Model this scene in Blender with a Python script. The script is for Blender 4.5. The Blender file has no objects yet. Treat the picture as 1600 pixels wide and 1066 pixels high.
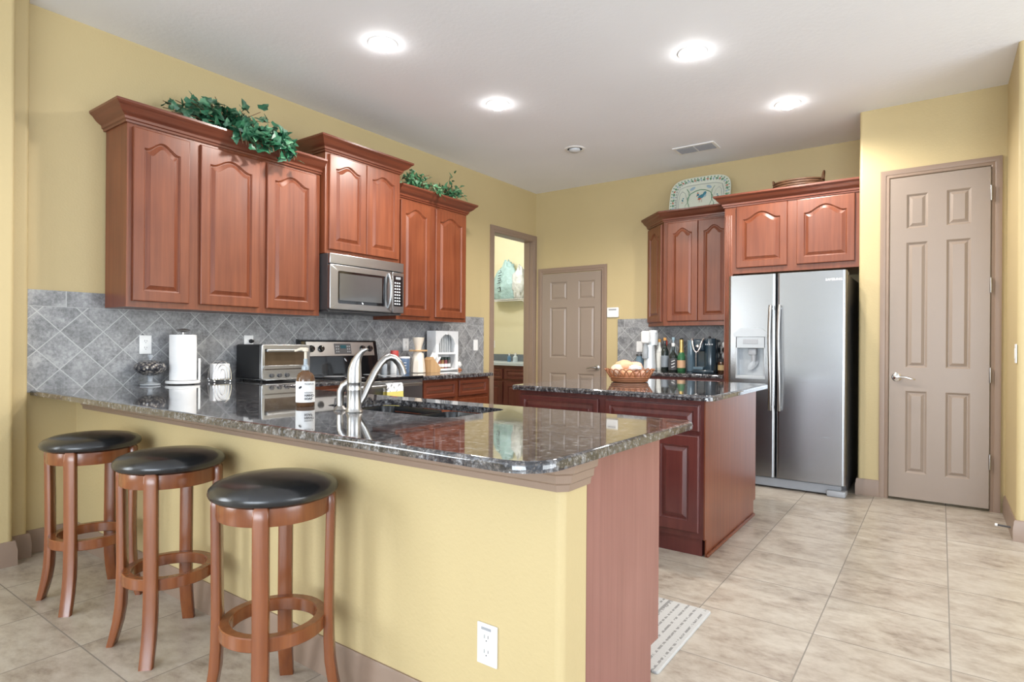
import bpy, bmesh, math, random
from mathutils import Vector, Matrix
PI = math.pi
random.seed(7)
SC = bpy.context.scene
COL = SC.collection

# ---------------------------------------------------------------- camera
F_PX, YAW, ROLL = 932.85, 0.6227, 0.0068
cam = bpy.data.cameras.new('camera'); cam_o = bpy.data.objects.new('camera', cam); COL.objects.link(cam_o)
cam.sensor_fit = 'HORIZONTAL'; cam.sensor_width = 36; cam.lens = F_PX / 1600 * 36
cam.shift_y = 3.67 / 1600; cam.clip_start = 0.02
_f = Vector((-math.sin(YAW), math.cos(YAW), 0)); _r = Vector((math.cos(YAW), math.sin(YAW), 0)); _u = Vector((0, 0, 1))
_r3 = _r * math.cos(ROLL) + _u * math.sin(ROLL); _u3 = _u * math.cos(ROLL) - _r * math.sin(ROLL)
mw = Matrix((_r3, _u3, -_f)).transposed().to_4x4(); mw.translation = (4.1288, -6.2498, 1.1919)
cam_o.matrix_world = mw
SC.camera = cam_o

# ---------------------------------------------------------------- light and exposure
SC.view_settings.view_transform = 'Standard'; SC.view_settings.look = 'None'
SC.view_settings.exposure = 0.06; SC.view_settings.gamma = 1.0
SC.cycles.use_denoising = True
SC.cycles.max_bounces = 8; SC.cycles.diffuse_bounces = 5; SC.cycles.glossy_bounces = 4
SC.cycles.sample_clamp_indirect = 6.0
world = bpy.data.worlds.new('daylight'); SC.world = world; world.use_nodes = True
world.node_tree.nodes['Background'].inputs[0].default_value = (0.86, 0.93, 1.0, 1)
world.node_tree.nodes['Background'].inputs[1].default_value = 1.25

def area(name, loc, rot, sx, sy, power, col=(1, 1, 1)):
    l = bpy.data.lights.new(name, 'AREA'); l.shape = 'RECTANGLE'; l.size = sx; l.size_y = sy; l.energy = power; l.color = col
    o = bpy.data.objects.new(name, l); COL.objects.link(o); o.location = loc; o.rotation_euler = rot
    return o
# added daylight area behind the camera, and daylight through the window in the dining area to the right
area('rear_daylight_fill', (6.2, -13.0, 1.4), (PI / 2 + 0.35, 0, 0), 5.6, 2.5, 520, (0.82, 0.91, 1.0))  # added area light, no doors there; tilted up to brighten the ceiling
area('dining_window_daylight', (8.9, -3.9, 1.5), (PI / 2 + 0.3, 0, PI / 2), 4.2, 2.2, 190, (0.90, 0.96, 1.0))
area('side_window_daylight', (0.35, -8.4, 1.5), (PI / 2, 0, -PI / 2), 2.2, 1.9, 150, (0.84, 0.92, 1.0))
CAN_POWER = 95
CEIL = 3.067

# ---------------------------------------------------------------- node helpers
def new_mat(name):
    m = bpy.data.materials.new(name); m.use_nodes = True
    nt = m.node_tree; b = nt.nodes['Principled BSDF']
    return m, nt, b
def nd(nt, typ, ins=None, **kw):
    n = nt.nodes.new(typ)
    for k, v in kw.items(): setattr(n, k, v)
    for k, v in (ins or {}).items():
        if isinstance(v, bpy.types.NodeSocket): nt.links.new(v, n.inputs[k])
        else: n.inputs[k].default_value = v
    return n
def mth(nt, op, a, b=None, c=None):
    ins = {0: a}
    if b is not None: ins[1] = b
    if c is not None: ins[2] = c
    return nd(nt, 'ShaderNodeMath', ins, operation=op).outputs[0]
def mixc(nt, f, a, b, blend='MIX'):
    n = nd(nt, 'ShaderNodeMix', {0: f}, data_type='RGBA', blend_type=blend)
    for i, v in ((6, a), (7, b)):
        if isinstance(v, bpy.types.NodeSocket): nt.links.new(v, n.inputs[i])
        else: n.inputs[i].default_value = v if len(v) == 4 else (*v, 1)
    return n.outputs[2]
def ramp(nt, fac, stops):
    n = nd(nt, 'ShaderNodeValToRGB', {0: fac}); e = n.color_ramp.elements
    while len(e) < len(stops): e.new(0.5)
    for el, (p, c) in zip(e, stops): el.position = p; el.color = (*c, 1) if len(c) == 3 else c
    return n.outputs[0]
def wpos(nt): return nd(nt, 'ShaderNodeNewGeometry').outputs['Position']
def opos(nt): return nd(nt, 'ShaderNodeTexCoord').outputs['Object']
def vscale(nt, v, s):
    return nd(nt, 'ShaderNodeVectorMath', {0: v, 1: s}, operation='MULTIPLY').outputs[0]
def noise(nt, v, scale, detail=3, rough=0.5):
    return nd(nt, 'ShaderNodeTexNoise', {'Vector': v, 'Scale': scale, 'Detail': detail, 'Roughness': rough}).outputs[0]
def bump(nt, b, h, strength=0.2, dist=0.01):
    n = nd(nt, 'ShaderNodeBump', {'Height': h, 'Strength': strength, 'Distance': dist})
    nt.links.new(n.outputs[0], b.inputs['Normal'])
def lk(nt, sock, b, name): nt.links.new(sock, b.inputs[name])
_plain = {}
def plain(name, col, rough=0.5, metal=0.0, coat=0.0, trans=0.0, ior=1.45, emit=None, grain=0.0):
    if name in _plain: return _plain[name]
    m, nt, b = new_mat(name)
    b.inputs['Roughness'].default_value = rough; b.inputs['Metallic'].default_value = metal
    b.inputs['Coat Weight'].default_value = coat; b.inputs['Transmission Weight'].default_value = trans; b.inputs['IOR'].default_value = ior
    n = noise(nt, opos(nt), 14, 2)
    lk(nt, mixc(nt, n, [c * (1 - 0.06 - grain) for c in col], [min(1, c * (1.06 + grain)) for c in col]), b, 'Base Color')
    if emit: b.inputs['Emission Color'].default_value = (*emit[0], 1); b.inputs['Emission Strength'].default_value = emit[1]
    _plain[name] = m
    return m

def mk_paint(name, col, bumpy=0.12, scale=90, rough=0.55):
    m, nt, b = new_mat(name)
    p = wpos(nt); n = noise(nt, p, 1.3, 2)
    lk(nt, mixc(nt, n, [c * 0.96 for c in col], [min(1, c * 1.04) for c in col]), b, 'Base Color')
    b.inputs['Roughness'].default_value = rough
    bump(nt, b, noise(nt, p, scale, 3), bumpy, 0.004)
    return m
WALL = mk_paint('golden_yellow_wall_paint', (0.53, 0.422, 0.222), 0.25, 80)
WALL2 = mk_paint('pale_yellow_laundry_paint', (0.76, 0.71, 0.50), 0.2, 80)
CEILM = mk_paint('grey_white_ceiling_paint', (0.87, 0.895, 0.95), 0.35, 38, 0.8)
TRIM = mk_paint('taupe_trim_paint', (0.275, 0.195, 0.145), 0.05, 120, 0.38)
DOORP = mk_paint('taupe_door_paint', (0.30, 0.238, 0.192), 0.12, 140, 0.35)

def mk_wood(name, dark, light, rough=0.28, vertical=True, coat=0.25):
    m, nt, b = new_mat(name)
    p = opos(nt); s = (34, 34, 1.6) if vertical else (2.0, 2.0, 40)
    rnd = nd(nt, 'ShaderNodeObjectInfo').outputs['Random']
    off = nd(nt, 'ShaderNodeVectorMath', {0: p, 1: nd(nt, 'ShaderNodeCombineXYZ', {0: mth(nt, 'MULTIPLY', rnd, 7.0), 1: rnd, 2: mth(nt, 'MULTIPLY', rnd, 3.0)}).outputs[0]}, operation='ADD').outputs[0]
    g = noise(nt, vscale(nt, off, s), 1.0, 4, 0.6)
    big = noise(nt, off, 3.0, 2)
    f = mth(nt, 'ADD', mth(nt, 'MULTIPLY', g, 0.65), mth(nt, 'MULTIPLY', big, 0.35))
    lk(nt, ramp(nt, f, [(0.32, dark), (0.68, light)]), b, 'Base Color')
    b.inputs['Roughness'].default_value = rough; b.inputs['Coat Weight'].default_value = coat; b.inputs['Coat Roughness'].default_value = 0.18
    bump(nt, b, g, 0.04, 0.002)
    return m
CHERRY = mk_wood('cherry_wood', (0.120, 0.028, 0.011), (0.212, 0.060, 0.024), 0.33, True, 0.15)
CHERRYH = mk_wood('cherry_wood_across', (0.105, 0.026, 0.013), (0.175, 0.048, 0.023), 0.3, False)
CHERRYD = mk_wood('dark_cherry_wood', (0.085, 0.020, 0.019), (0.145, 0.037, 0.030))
CHERRYP = mk_wood('pinkish_cherry_panel', (0.225, 0.092, 0.075), (0.31, 0.14, 0.115), 0.38)  # paler and pinker than the other cherry woods
STOOLW = mk_wood('stool_wood', (0.15, 0.042, 0.014), (0.25, 0.080, 0.024), 0.25, True, 0.3)
TANW = mk_wood('tan_wood', (0.42, 0.25, 0.12), (0.58, 0.37, 0.19), 0.5, True, 0)

def mk_granite():
    m, nt, b = new_mat('dark_speckled_granite')
    p = wpos(nt)
    v1 = nd(nt, 'ShaderNodeTexVoronoi', {'Vector': p, 'Scale': 85.0}); v2 = nd(nt, 'ShaderNodeTexVoronoi', {'Vector': p, 'Scale': 190.0})
    n1 = noise(nt, p, 40, 6, 0.75); n2 = noise(nt, p, 7, 3)
    base = ramp(nt, n1, [(0.36, (0.008, 0.009, 0.013)), (0.48, (0.030, 0.031, 0.037)), (0.56, (0.095, 0.090, 0.092)), (0.66, (0.40, 0.41, 0.43))])
    c1 = ramp(nt, v1.outputs['Color'], [(0.0, (0.0, 0, 0)), (0.74, (0, 0, 0)), (0.80, (1, 1, 1))])
    fl = mixc(nt, mth(nt, 'MULTIPLY', nd(nt, 'ShaderNodeSeparateColor', {0: c1}).outputs[0], 0.55), base, (0.22, 0.23, 0.25))
    c2 = ramp(nt, v2.outputs['Color'], [(0.0, (0, 0, 0)), (0.70, (0, 0, 0)), (0.8, (1, 1, 1))])
    fl = mixc(nt, mth(nt, 'MULTIPLY', nd(nt, 'ShaderNodeSeparateColor', {0: c2}).outputs[1], 0.5), fl, (0.17, 0.14, 0.12))
    lk(nt, mixc(nt, mth(nt, 'MULTIPLY', n2, 0.25), fl, (0.05, 0.045, 0.045)), b, 'Base Color')
    b.inputs['Roughness'].default_value = 0.045; b.inputs['IOR'].default_value = 1.62
    b.inputs['Coat Weight'].default_value = 0.5; b.inputs['Coat Roughness'].default_value = 0.02
    return m
GRANITE = mk_granite()

def grid_mask(nt, a, b_, g):
    """1 on the joint lines of a unit grid; a, b_ are grid coordinates, g the half joint width in cells"""
    def edge(x): return mth(nt, 'GREATER_THAN', mth(nt, 'ABSOLUTE', mth(nt, 'SUBTRACT', mth(nt, 'FRACT', x), 0.5)), 0.5 - g)
    cell = nd(nt, 'ShaderNodeCombineXYZ', {0: mth(nt, 'FLOOR', a), 1: mth(nt, 'FLOOR', b_)}).outputs[0]
    return mth(nt, 'MAXIMUM', edge(a), edge(b_)), nd(nt, 'ShaderNodeTexWhiteNoise', {'Vector': cell}, noise_dimensions='3D').outputs

def mk_floor():
    m, nt, b = new_mat('beige_stone_floor_tile')
    p = wpos(nt); s = nd(nt, 'ShaderNodeSeparateXYZ', {0: p}).outputs
    a = mth(nt, 'DIVIDE', mth(nt, 'SUBTRACT', s[0], 3.2477), 0.459); c = mth(nt, 'DIVIDE', mth(nt, 'SUBTRACT', s[1], -3.0623), 0.4547)
    gm, wn = grid_mask(nt, a, c, 0.0055)
    q = nd(nt, 'ShaderNodeVectorMath', {0: p, 1: vscale(nt, wn[1], (9, 9, 9))}, operation='ADD').outputs[0]
    n1 = noise(nt, vscale(nt, q, (2.4, 3.8, 1)), 1.6, 8, 0.70); n2 = noise(nt, vscale(nt, q, (1, 1.7, 1)), 14, 5, 0.68)
    f = mth(nt, 'ADD', mth(nt, 'MULTIPLY', n1, 0.62), mth(nt, 'MULTIPLY', n2, 0.38))
    col = ramp(nt, f, [(0.34, (0.20, 0.160, 0.125)), (0.44, (0.36, 0.305, 0.25)), (0.54, (0.46, 0.41, 0.345)), (0.70, (0.56, 0.515, 0.45))])
    col = mixc(nt, mth(nt, 'MULTIPLY', wn[0], 0.16), col, (0.38, 0.32, 0.26))
    lk(nt, mixc(nt, gm, col, (0.24, 0.215, 0.185)), b, 'Base Color')
    lk(nt, mth(nt, 'ADD', mth(nt, 'MULTIPLY', gm, 0.4), 0.30), b, 'Roughness')
    h = mth(nt, 'SUBTRACT', mth(nt, 'MULTIPLY', n2, 0.25), gm)
    bump(nt, b, h, 0.25, 0.003)
    return m
FLOORM = mk_floor()

def mk_splash(name, axis, u0, z0, u1):
    """grey stone tiles laid on the diagonal under one straight course"""
    m, nt, b = new_mat(name)
    p = wpos(nt); s = nd(nt, 'ShaderNodeSeparateXYZ', {0: p}).outputs
    u = mth(nt, 'SUBTRACT', s[axis], u0); z = mth(nt, 'SUBTRACT', s[2], z0); D = 0.2185
    a = mth(nt, 'DIVIDE', mth(nt, 'ADD', u, z), D); c = mth(nt, 'DIVIDE', mth(nt, 'SUBTRACT', u, z), D)
    gm, wn = grid_mask(nt, a, c, 0.016)
    a2 = mth(nt, 'DIVIDE', mth(nt, 'SUBTRACT', s[axis], u1), 0.30); c2 = mth(nt, 'DIVIDE', mth(nt, 'SUBTRACT', s[2], 1.383), 0.30)
    gm2, wn2 = grid_mask(nt, a2, c2, 0.008)
    top = mth(nt, 'GREATER_THAN', s[2], 1.383)
    g = nd(nt, 'ShaderNodeMix', {0: top, 2: gm, 3: gm2}).outputs[0]
    w = nd(nt, 'ShaderNodeMix', {0: top, 2: wn[0], 3: wn2[0]}).outputs[0]
    q = nd(nt, 'ShaderNodeVectorMath', {0: p, 1: nd(nt, 'ShaderNodeCombineXYZ', {0: mth(nt, 'MULTIPLY', w, 9.0), 1: mth(nt, 'MULTIPLY', w, 5.0)}).outputs[0]}, operation='ADD').outputs[0]
    n1 = noise(nt, q, 9, 6, 0.7); n2 = noise(nt, q, 60, 3, 0.7)
    f = mth(nt, 'ADD', mth(nt, 'MULTIPLY', n1, 0.6), mth(nt, 'MULTIPLY', n2, 0.4))
    col = ramp(nt, f, [(0.38, (0.12, 0.122, 0.130)), (0.5, (0.26, 0.264, 0.272)), (0.62, (0.42, 0.422, 0.43))])
    col = mixc(nt, mth(nt, 'MULTIPLY', w, 0.3), col, (0.24, 0.235, 0.23))
    lk(nt, mixc(nt, g, col, (0.46, 0.465, 0.465)), b, 'Base Color')
    b.inputs['Roughness'].default_value = 0.34
    bump(nt, b, mth(nt, 'SUBTRACT', mth(nt, 'MULTIPLY', n1, 0.3), g), 0.3, 0.002)
    return m
SPLASHL = mk_splash('grey_backsplash_tile', 1, -4.976, 1.244, -4.947)
SPLASHB = mk_splash('grey_backsplash_tile_back', 0, 1.22, 1.127, 1.218)

def mk_steel(name, col, rough, horiz=True):
    m, nt, b = new_mat(name)
    g = noise(nt, vscale(nt, opos(nt), (2, 2, 260) if horiz else (220, 220, 2)), 1.0, 3)
    lk(nt, mixc(nt, g, [c * 0.97 for c in col], [min(1, c * 1.03) for c in col]), b, 'Base Color')
    b.inputs['Metallic'].default_value = 1.0
    lk(nt, mth(nt, 'ADD', mth(nt, 'MULTIPLY', g, 0.06), rough - 0.03), b, 'Roughness')
    return m
STEEL = mk_steel('brushed_stainless_steel', (0.40, 0.41, 0.42), 0.30)
STEELF = mk_steel('refrigerator_steel', (0.335, 0.34, 0.35), 0.26)
NICKEL = mk_steel('brushed_nickel', (0.42, 0.41, 0.40), 0.32, False)
CHROME = plain('chrome', (0.80, 0.80, 0.81), 0.08, 1.0)
DSTEEL = plain('dark_grey_metal', (0.10, 0.10, 0.105), 0.4, 0.6)
BLACKG = plain('black_gloss', (0.008, 0.008, 0.009), 0.06, 0, 0.5)
BLACKM = plain('black_matte', (0.015, 0.015, 0.016), 0.5)
WINDOWG = plain('grey_smoked_glass', (0.10, 0.10, 0.10), 0.12, 0.3, 0.5)
WHITEP = plain('white_plastic', (0.84, 0.84, 0.83), 0.35)
WHITEG = plain('white_ceramic', (0.86, 0.86, 0.84), 0.15)
PAPER = plain('white_paper', (0.86, 0.855, 0.85), 0.9)
GREYP = plain('grey_plastic', (0.33, 0.34, 0.36), 0.4)
LGREY = plain('light_grey_plastic', (0.60, 0.62, 0.65), 0.3)
INK = plain('black_ink', (0.03, 0.03, 0.035), 0.6)

def mk_leather():
    m, nt, b = new_mat('black_leather')
    p = opos(nt)
    v = nd(nt, 'ShaderNodeTexVoronoi', {'Vector': p, 'Scale': 150.0}).outputs[0]
    n = noise(nt, p, 9, 3)
    lk(nt, mixc(nt, n, (0.008, 0.009, 0.011), (0.018, 0.019, 0.021)), b, 'Base Color')
    lk(nt, mth(nt, 'ADD', mth(nt, 'MULTIPLY', n, 0.12), 0.17), b, 'Roughness')
    b.inputs['IOR'].default_value = 1.6
    bump(nt, b, mth(nt, 'ADD', mth(nt, 'MULTIPLY', v, 0.15), n), 0.12, 0.006)
    return m
LEATHER = mk_leather()

# ---------------------------------------------------------------- mesh builder
class M:
    def __init__(s): s.v = []; s.f = []; s.flat = False; s.round = False; s.weld = False
    def add(s, vs, fs):
        o = len(s.v); s.v += [tuple(v) for v in vs]; s.f += [tuple(i + o for i in f) for f in fs]; return s
    def box(s, x0, x1, y0, y1, z0, z1, bev=0.0, seg=2, T=None):
        s.flat = True
        if bev <= 0:
            vs = [(x0, y0, z0), (x1, y0, z0), (x1, y1, z0), (x0, y1, z0), (x0, y0, z1), (x1, y0, z1), (x1, y1, z1), (x0, y1, z1)]
            fs = [(3, 2, 1, 0), (4, 5, 6, 7), (0, 1, 5, 4), (1, 2, 6, 5), (2, 3, 7, 6), (3, 0, 4, 7)]
        else:
            bm = bmesh.new(); bmesh.ops.create_cube(bm, size=1)
            for v in bm.verts: v.co = ((x0 + x1) / 2 + v.co.x * (x1 - x0), (y0 + y1) / 2 + v.co.y * (y1 - y0), (z0 + z1) / 2 + v.co.z * (z1 - z0))
            bmesh.ops.bevel(bm, geom=bm.edges[:], offset=bev, segments=seg, affect='EDGES', profile=0.5)
            bm.verts.index_update(); vs = [tuple(v.co) for v in bm.verts]; fs = [[v.index for v in f.verts] for f in bm.faces]; bm.free()
        if T: vs = [T(*v) for v in vs]
        return s.add(vs, fs)
    def rings(s, loops, cap0=True, cap1=True, closed=False):
        n = len(loops[0]); vs = [p for l in loops for p in l]; fs = []
        L = len(loops)
        for i in range(L if closed else L - 1):
            a, b = i * n, ((i + 1) % L) * n
            for j in range(n): k = (j + 1) % n; fs.append((a + j, a + k, b + k, b + j))
        if not closed:
            if cap0: fs.append(tuple(range(n - 1, -1, -1)))
            if cap1: fs.append(tuple((L - 1) * n + j for j in range(n)))
        return s.add(vs, fs)
    def lathe(s, prof, c=(0, 0, 0), seg=28, axis=(0, 0, 1), sx=1.0, sy=1.0):
        s.round = True; ax = Vector(axis).normalized(); e1 = ax.orthogonal().normalized() if abs(ax.z) < 0.99 else Vector((1, 0, 0)); e2 = ax.cross(e1)
        c = Vector(c); loops = []
        for r, z in prof:
            r = max(r, 1e-4)
            loops.append([c + ax * z + e1 * (r * sx * math.cos(2 * PI * i / seg)) + e2 * (r * sy * math.sin(2 * PI * i / seg)) for i in range(seg)])
        return s.rings(loops)
    def tube(s, pts, r, seg=10, closed=False, flat=1.0):
        s.round = True; P = [Vector(p) for p in pts]; n = len(P); R = r if isinstance(r, (list, tuple)) else [r] * n
        loops = []; up = None
        for i in range(n):
            t = (P[(i + 1) % n] - P[i - 1]) if closed else (P[min(i + 1, n - 1)] - P[max(i - 1, 0)])
            t.normalize()
            if up is None: up = t.orthogonal().normalized() if abs(t.z) > 0.9 else Vector((0, 0, 1))
            e2 = t.cross(up)
            if e2.length < 1e-4: e2 = t.orthogonal()
            e2.normalize(); e1 = e2.cross(t).normalized(); up = e1
            loops.append([P[i] + e1 * (R[i] * flat * math.cos(2 * PI * j / seg)) + e2 * (R[i] * math.sin(2 * PI * j / seg)) for j in range(seg)])
        return s.rings(loops, closed=closed)
    def prism(s, poly, z0, z1, T=None):
        s.flat = True; a = [(x, y, z0) for x, y in poly]; b = [(x, y, z1) for x, y in poly]
        if T: a = [T(*p) for p in a]; b = [T(*p) for p in b]
        return s.rings([a, b])
    def sweep(s, path, prof, side=1, closed=False):
        """prof: (outward, z) points swept along a 2D path with mitred corners; side=1 puts outward to the right of travel"""
        n = len(path); loops = []
        for i in range(n):
            p = Vector(path[i]); a = b = None
            if i > 0 or closed: a = (p - Vector(path[i - 1])).normalized()
            if i < n - 1 or closed: b = (Vector(path[(i + 1) % n]) - p).normalized()
            a = a or b; b = b or a
            na, nb = Vector((a.y, -a.x)) * side, Vector((b.y, -b.x)) * side
            m = (na + nb); m = m / max(1e-6, m.dot(na))
            loops.append([(p.x + m.x * d, p.y + m.y * d, z) for d, z in prof])
        return s.rings(loops, closed=closed)
    def slab(s, outer, holes, z0, z1, r=0.0, seg=3):
        s.flat = True; s.weld = True; loops = []
        if r > 0:
            for i in range(seg + 1):
                t = PI / 2 * i / seg; loops.append([(x, y, z0 + r * 0.6 * (1 - math.sin(t))) for x, y in inset(outer, r * 0.6 * (1 - math.cos(PI / 2 - t)))])
            for i in range(seg + 1):
                t = PI / 2 * i / seg; loops.append([(x, y, z1 - r * (1 - math.sin(t))) for x, y in inset(outer, r * (1 - math.cos(t)))])
        else: loops = [[(x, y, z0) for x, y in outer], [(x, y, z1) for x, y in outer]]
        s.rings(loops, False, False)
        for z, lp in ((z0, loops[0]), (z1, loops[-1])):
            bm = bmesh.new(); es = []
            for poly in [[(p[0], p[1]) for p in lp]] + [list(h) for h in holes]:
                vs = [bm.verts.new((x, y, z)) for x, y in poly]
                es += [bm.edges.new((vs[i], vs[(i + 1) % len(vs)])) for i in range(len(vs))]
            bmesh.ops.triangle_fill(bm, use_beauty=True, edges=es)
            bm.verts.index_update(); s.add([v.co for v in bm.verts], [[v.index for v in f.verts] for f in bm.faces]); bm.free()
        for h in holes: s.rings([[(x, y, z0) for x, y in h], [(x, y, z1) for x, y in h]], False, False)
        return s
    def build(s, name, mat, off=(0, 0, 0), smooth=True, angle=38):
        me = bpy.data.meshes.new(name)
        me.from_pydata([(v[0] - off[0], v[1] - off[1], v[2] - off[2]) for v in s.v], [], s.f)
        bm = bmesh.new(); bm.from_mesh(me)
        if s.weld: bmesh.ops.remove_doubles(bm, verts=bm.verts, dist=1e-6)
       
        bmesh.ops.recalc_face_normals(bm, faces=bm.faces); bm.to_mesh(me); bm.free()
        me.validate()
        me.materials.append(mat)
        if smooth:
            me.polygons.foreach_set('use_smooth', [True] * len(me.polygons)); me.set_sharp_from_angle(angle=math.radians(angle))
            if s.flat and not s.round:
                ar = max(p.area for p in me.polygons)
                for p in me.polygons:
                    if p.area > 0.12 * ar or abs(p.normal.z) > 0.9999 or (p.area > 0.004 and max(map(abs, p.normal)) > 0.9999): p.use_smooth = False
        o = bpy.data.objects.new(name, me); COL.objects.link(o)
        return o

def inset(poly, d):
    n = len(poly); out = []
    for i in range(n):
        p = Vector(poly[i]); a = (p - Vector(poly[i - 1])); b = (Vector(poly[(i + 1) % n]) - p)
        a.normalize(); b.normalize()
        na, nb = Vector((-a.y, a.x)), Vector((-b.y, b.x)); m = na + nb; m = m / max(0.3, m.dot(na))
        out.append((p.x + m.x * d, p.y + m.y * d))
    return out
def round_poly(pts, rad, seg=6):
    n = len(pts); out = []
    rad = rad if isinstance(rad, (list, tuple)) else [rad] * n
    for i in range(n):
        p = Vector(pts[i]); r = rad[i]
        if r <= 0: out.append(tuple(p)); continue
        a = (Vector(pts[i - 1]) - p).normalized(); b = (Vector(pts[(i + 1) % n]) - p).normalized()
        ang = a.angle(b); d = r / math.tan(ang / 2); A, B = p + a * d, p + b * d
        c = p + (a + b).normalized() * (r / math.sin(ang / 2))
        a0 = math.atan2((A - c).y, (A - c).x); a1 = math.atan2((B - c).y, (B - c).x)
        da = (a1 - a0 + PI) % (2 * PI) - PI
        out += [(c.x + r * math.cos(a0 + da * k / seg), c.y + r * math.sin(a0 + da * k / seg)) for k in range(seg + 1)]
    return out
def rect(x0, x1, y0, y1): return [(x0, y0), (x1, y0), (x1, y1), (x0, y1)]
def face(O, u, v, n):
    O, u, v, n = Vector(O), Vector(u), Vector(v), Vector(n)
    return lambda a, b, c: tuple(O + u * a + v * b + n * c)
Z3 = (0, 0, 1)
def faceL(y, z, x): return face((x, y, z), (0, 1, 0), Z3, (1, 0, 0))          # faces +X
def faceB(x, z, y): return face((x, y, z), (1, 0, 0), Z3, (0, -1, 0))         # faces -Y
def faceK(x, z, y): return face((x, y, z), (-1, 0, 0), Z3, (0, 1, 0))         # faces +Y

# ---------------------------------------------------------------- scene bookkeeping
OFF = {}
def thing(name, label, cat, loc=(0, 0, 0), group=None):
    o = bpy.data.objects.new(name, None); COL.objects.link(o); o.location = loc; o.empty_display_size = 0.05
    o['label'] = label; o['category'] = cat
    if group: o['group'] = group
    OFF[o.name] = Vector(loc)
    return o
def part(name, mb, mat, parent, label=None, smooth=True, angle=38, kind=None):
    off = OFF[parent.name]
    o = mb.build(name, mat, off, smooth, angle); o.parent = parent; OFF[o.name] = off
    if label: o['label'] = label
    if kind: o['kind'] = kind
    return o
def solo(name, mb, mat, label, cat, group=None, loc=(0, 0, 0), smooth=True, kind=None, angle=38):
    o = mb.build(name, mat, loc, smooth, angle); o.location = loc; OFF[o.name] = Vector(loc)
    o['label'] = label; o['category'] = cat
    if group: o['group'] = group
    if kind: o['kind'] = kind
    return o
def struct(name, mb, mat, smooth=True, parent=None, angle=38):
    o = mb.build(name, mat, (0, 0, 0), smooth, angle); o['kind'] = 'structure'; OFF[o.name] = Vector((0, 0, 0))
    if parent: o.parent = parent; del o['kind']
    return o
def dup(root, loc, label=None, group=None, rotz=None):
    r = root.copy(); COL.objects.link(r); r.location = loc
    if label: r['label'] = label
    if group: r['group'] = group
    if rotz is not None: r.rotation_euler = (0, 0, rotz)
    for ch in list(root.children):
        c = ch.copy(); COL.objects.link(c); c.parent = r
        for g in ch.children:
            d = g.copy(); COL.objects.link(d); d.parent = c
    return r
def text(name, s, size, O, u, v, mat, parent, align='CENTER', ext=0.0004, bold=0.0):
    cu = bpy.data.curves.new(name, 'FONT'); cu.body = s; cu.size = size; cu.align_x = align; cu.align_y = 'CENTER'; cu.extrude = ext; cu.resolution_u = 2; cu.offset = bold
    to = bpy.data.objects.new(name + '_font', cu)
    me = bpy.data.meshes.new_from_object(to); bpy.data.objects.remove(to); bpy.data.curves.remove(cu)
    u, v = Vector(u), Vector(v); n = u.cross(v); off = OFF[parent.name]
    for w in me.vertices: w.co = Vector(O) + u * w.co.x + v * w.co.y + n * w.co.z - off
    me.materials.clear(); me.materials.append(mat); me.name = name
    o = bpy.data.objects.new(name, me); COL.objects.link(o); o.parent = parent; OFF[o.name] = off
    return o

# ---------------------------------------------------------------- panel doors
def panel_rings(T, w, h, t, sl, sb, st, rise=0.0, n=28, bev=0.005, p=0.8):
    """one cabinet door or drawer front: stiles, rails, a moulded opening and a raised field; rise > 0 gives the cathedral arch"""
    def top(s):
        q = min(1.0, max(0.0, (s - 0.07) / 0.86)); return h - st - rise + rise * (0.5 - 0.5 * math.cos(2 * PI * q)) ** p
    S = [1 - i / n for i in range(n + 1)]
    def outer(d, z): return [T(d, d, z), T(w - d, d, z)] + [T(d + (w - 2 * d) * s, h - d, z) for s in S]
    def inner(d, z):
        return [T(sl + d, sb + d, z), T(w - sl - d, sb + d, z)] + [T(sl + d + (w - 2 * sl - 2 * d) * s, top(s) - d * (1.0 if rise == 0 else 1.05), z) for s in S]
    return [outer(0, 0), outer(0, t - bev), outer(bev * 0.5, t - bev * 0.2), outer(bev * 1.2, t), inner(0, t), inner(0.002, t - 0.004), inner(0.006, t - 0.0065), inner(0.0085, t - 0.0115), inner(0.013, t - 0.0115), inner(0.034, t - 0.0025), inner(0.0355, t - 0.0005)]
def cab_door(name, T, w, h, parent, mat, rise=0.05, t=0.02, sl=0.057, sb=0.06, st=0.06):
    m = M(); m.rings(panel_rings(T, w, h, t, sl, sb, st, rise)); return part(name, m, mat, parent, angle=14)
def drawer_front(T, w, h, parent, mat, t=0.02):
    s = min(0.03, h * 0.22)
    m = M(); m.rings(panel_rings(T, w, h, t, s, s, s, 0)); return part('drawer', m, mat, parent, angle=14)
def six_panel(T, w, h, t, cols, rows):
    """T(a,b,c) maps width, height, outward; cols/rows: edges of the sunk panels"""
    m = M(); m.weld = True; us = [0] + [c for pr in cols for c in pr] + [w]; vs = [0] + [r for pr in rows for r in pr] + [h]
    for i in range(len(us) - 1):
        for j in range(len(vs) - 1):
            a0, a1, b0, b1 = us[i], us[i + 1], vs[j], vs[j + 1]
            def lp(d, z): return [T(a0 + d, b0 + d, z), T(a1 - d, b0 + d, z), T(a1 - d, b1 - d, z), T(a0 + d, b1 - d, z)]
            if i % 2 == 1 and j % 2 == 1:
                m.rings([lp(0, t), lp(0.004, t - 0.002), lp(0.014, t - 0.011), lp(0.018, t - 0.011), lp(0.038, t - 0.002), lp(0.04, t - 0.002)], cap0=False)
            else: m.add(lp(0, t), [(0, 1, 2, 3)])
    e = [T(0, 0, 0), T(w, 0, 0), T(w, h, 0), T(0, h, 0)]; f = [T(0, 0, t), T(w, 0, t), T(w, h, t), T(0, h, t)]
    m.add(e + f, [(3, 2, 1, 0), (0, 1, 5, 4), (1, 2, 6, 5), (2, 3, 7, 6), (3, 0, 4, 7)])
    return m
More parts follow.
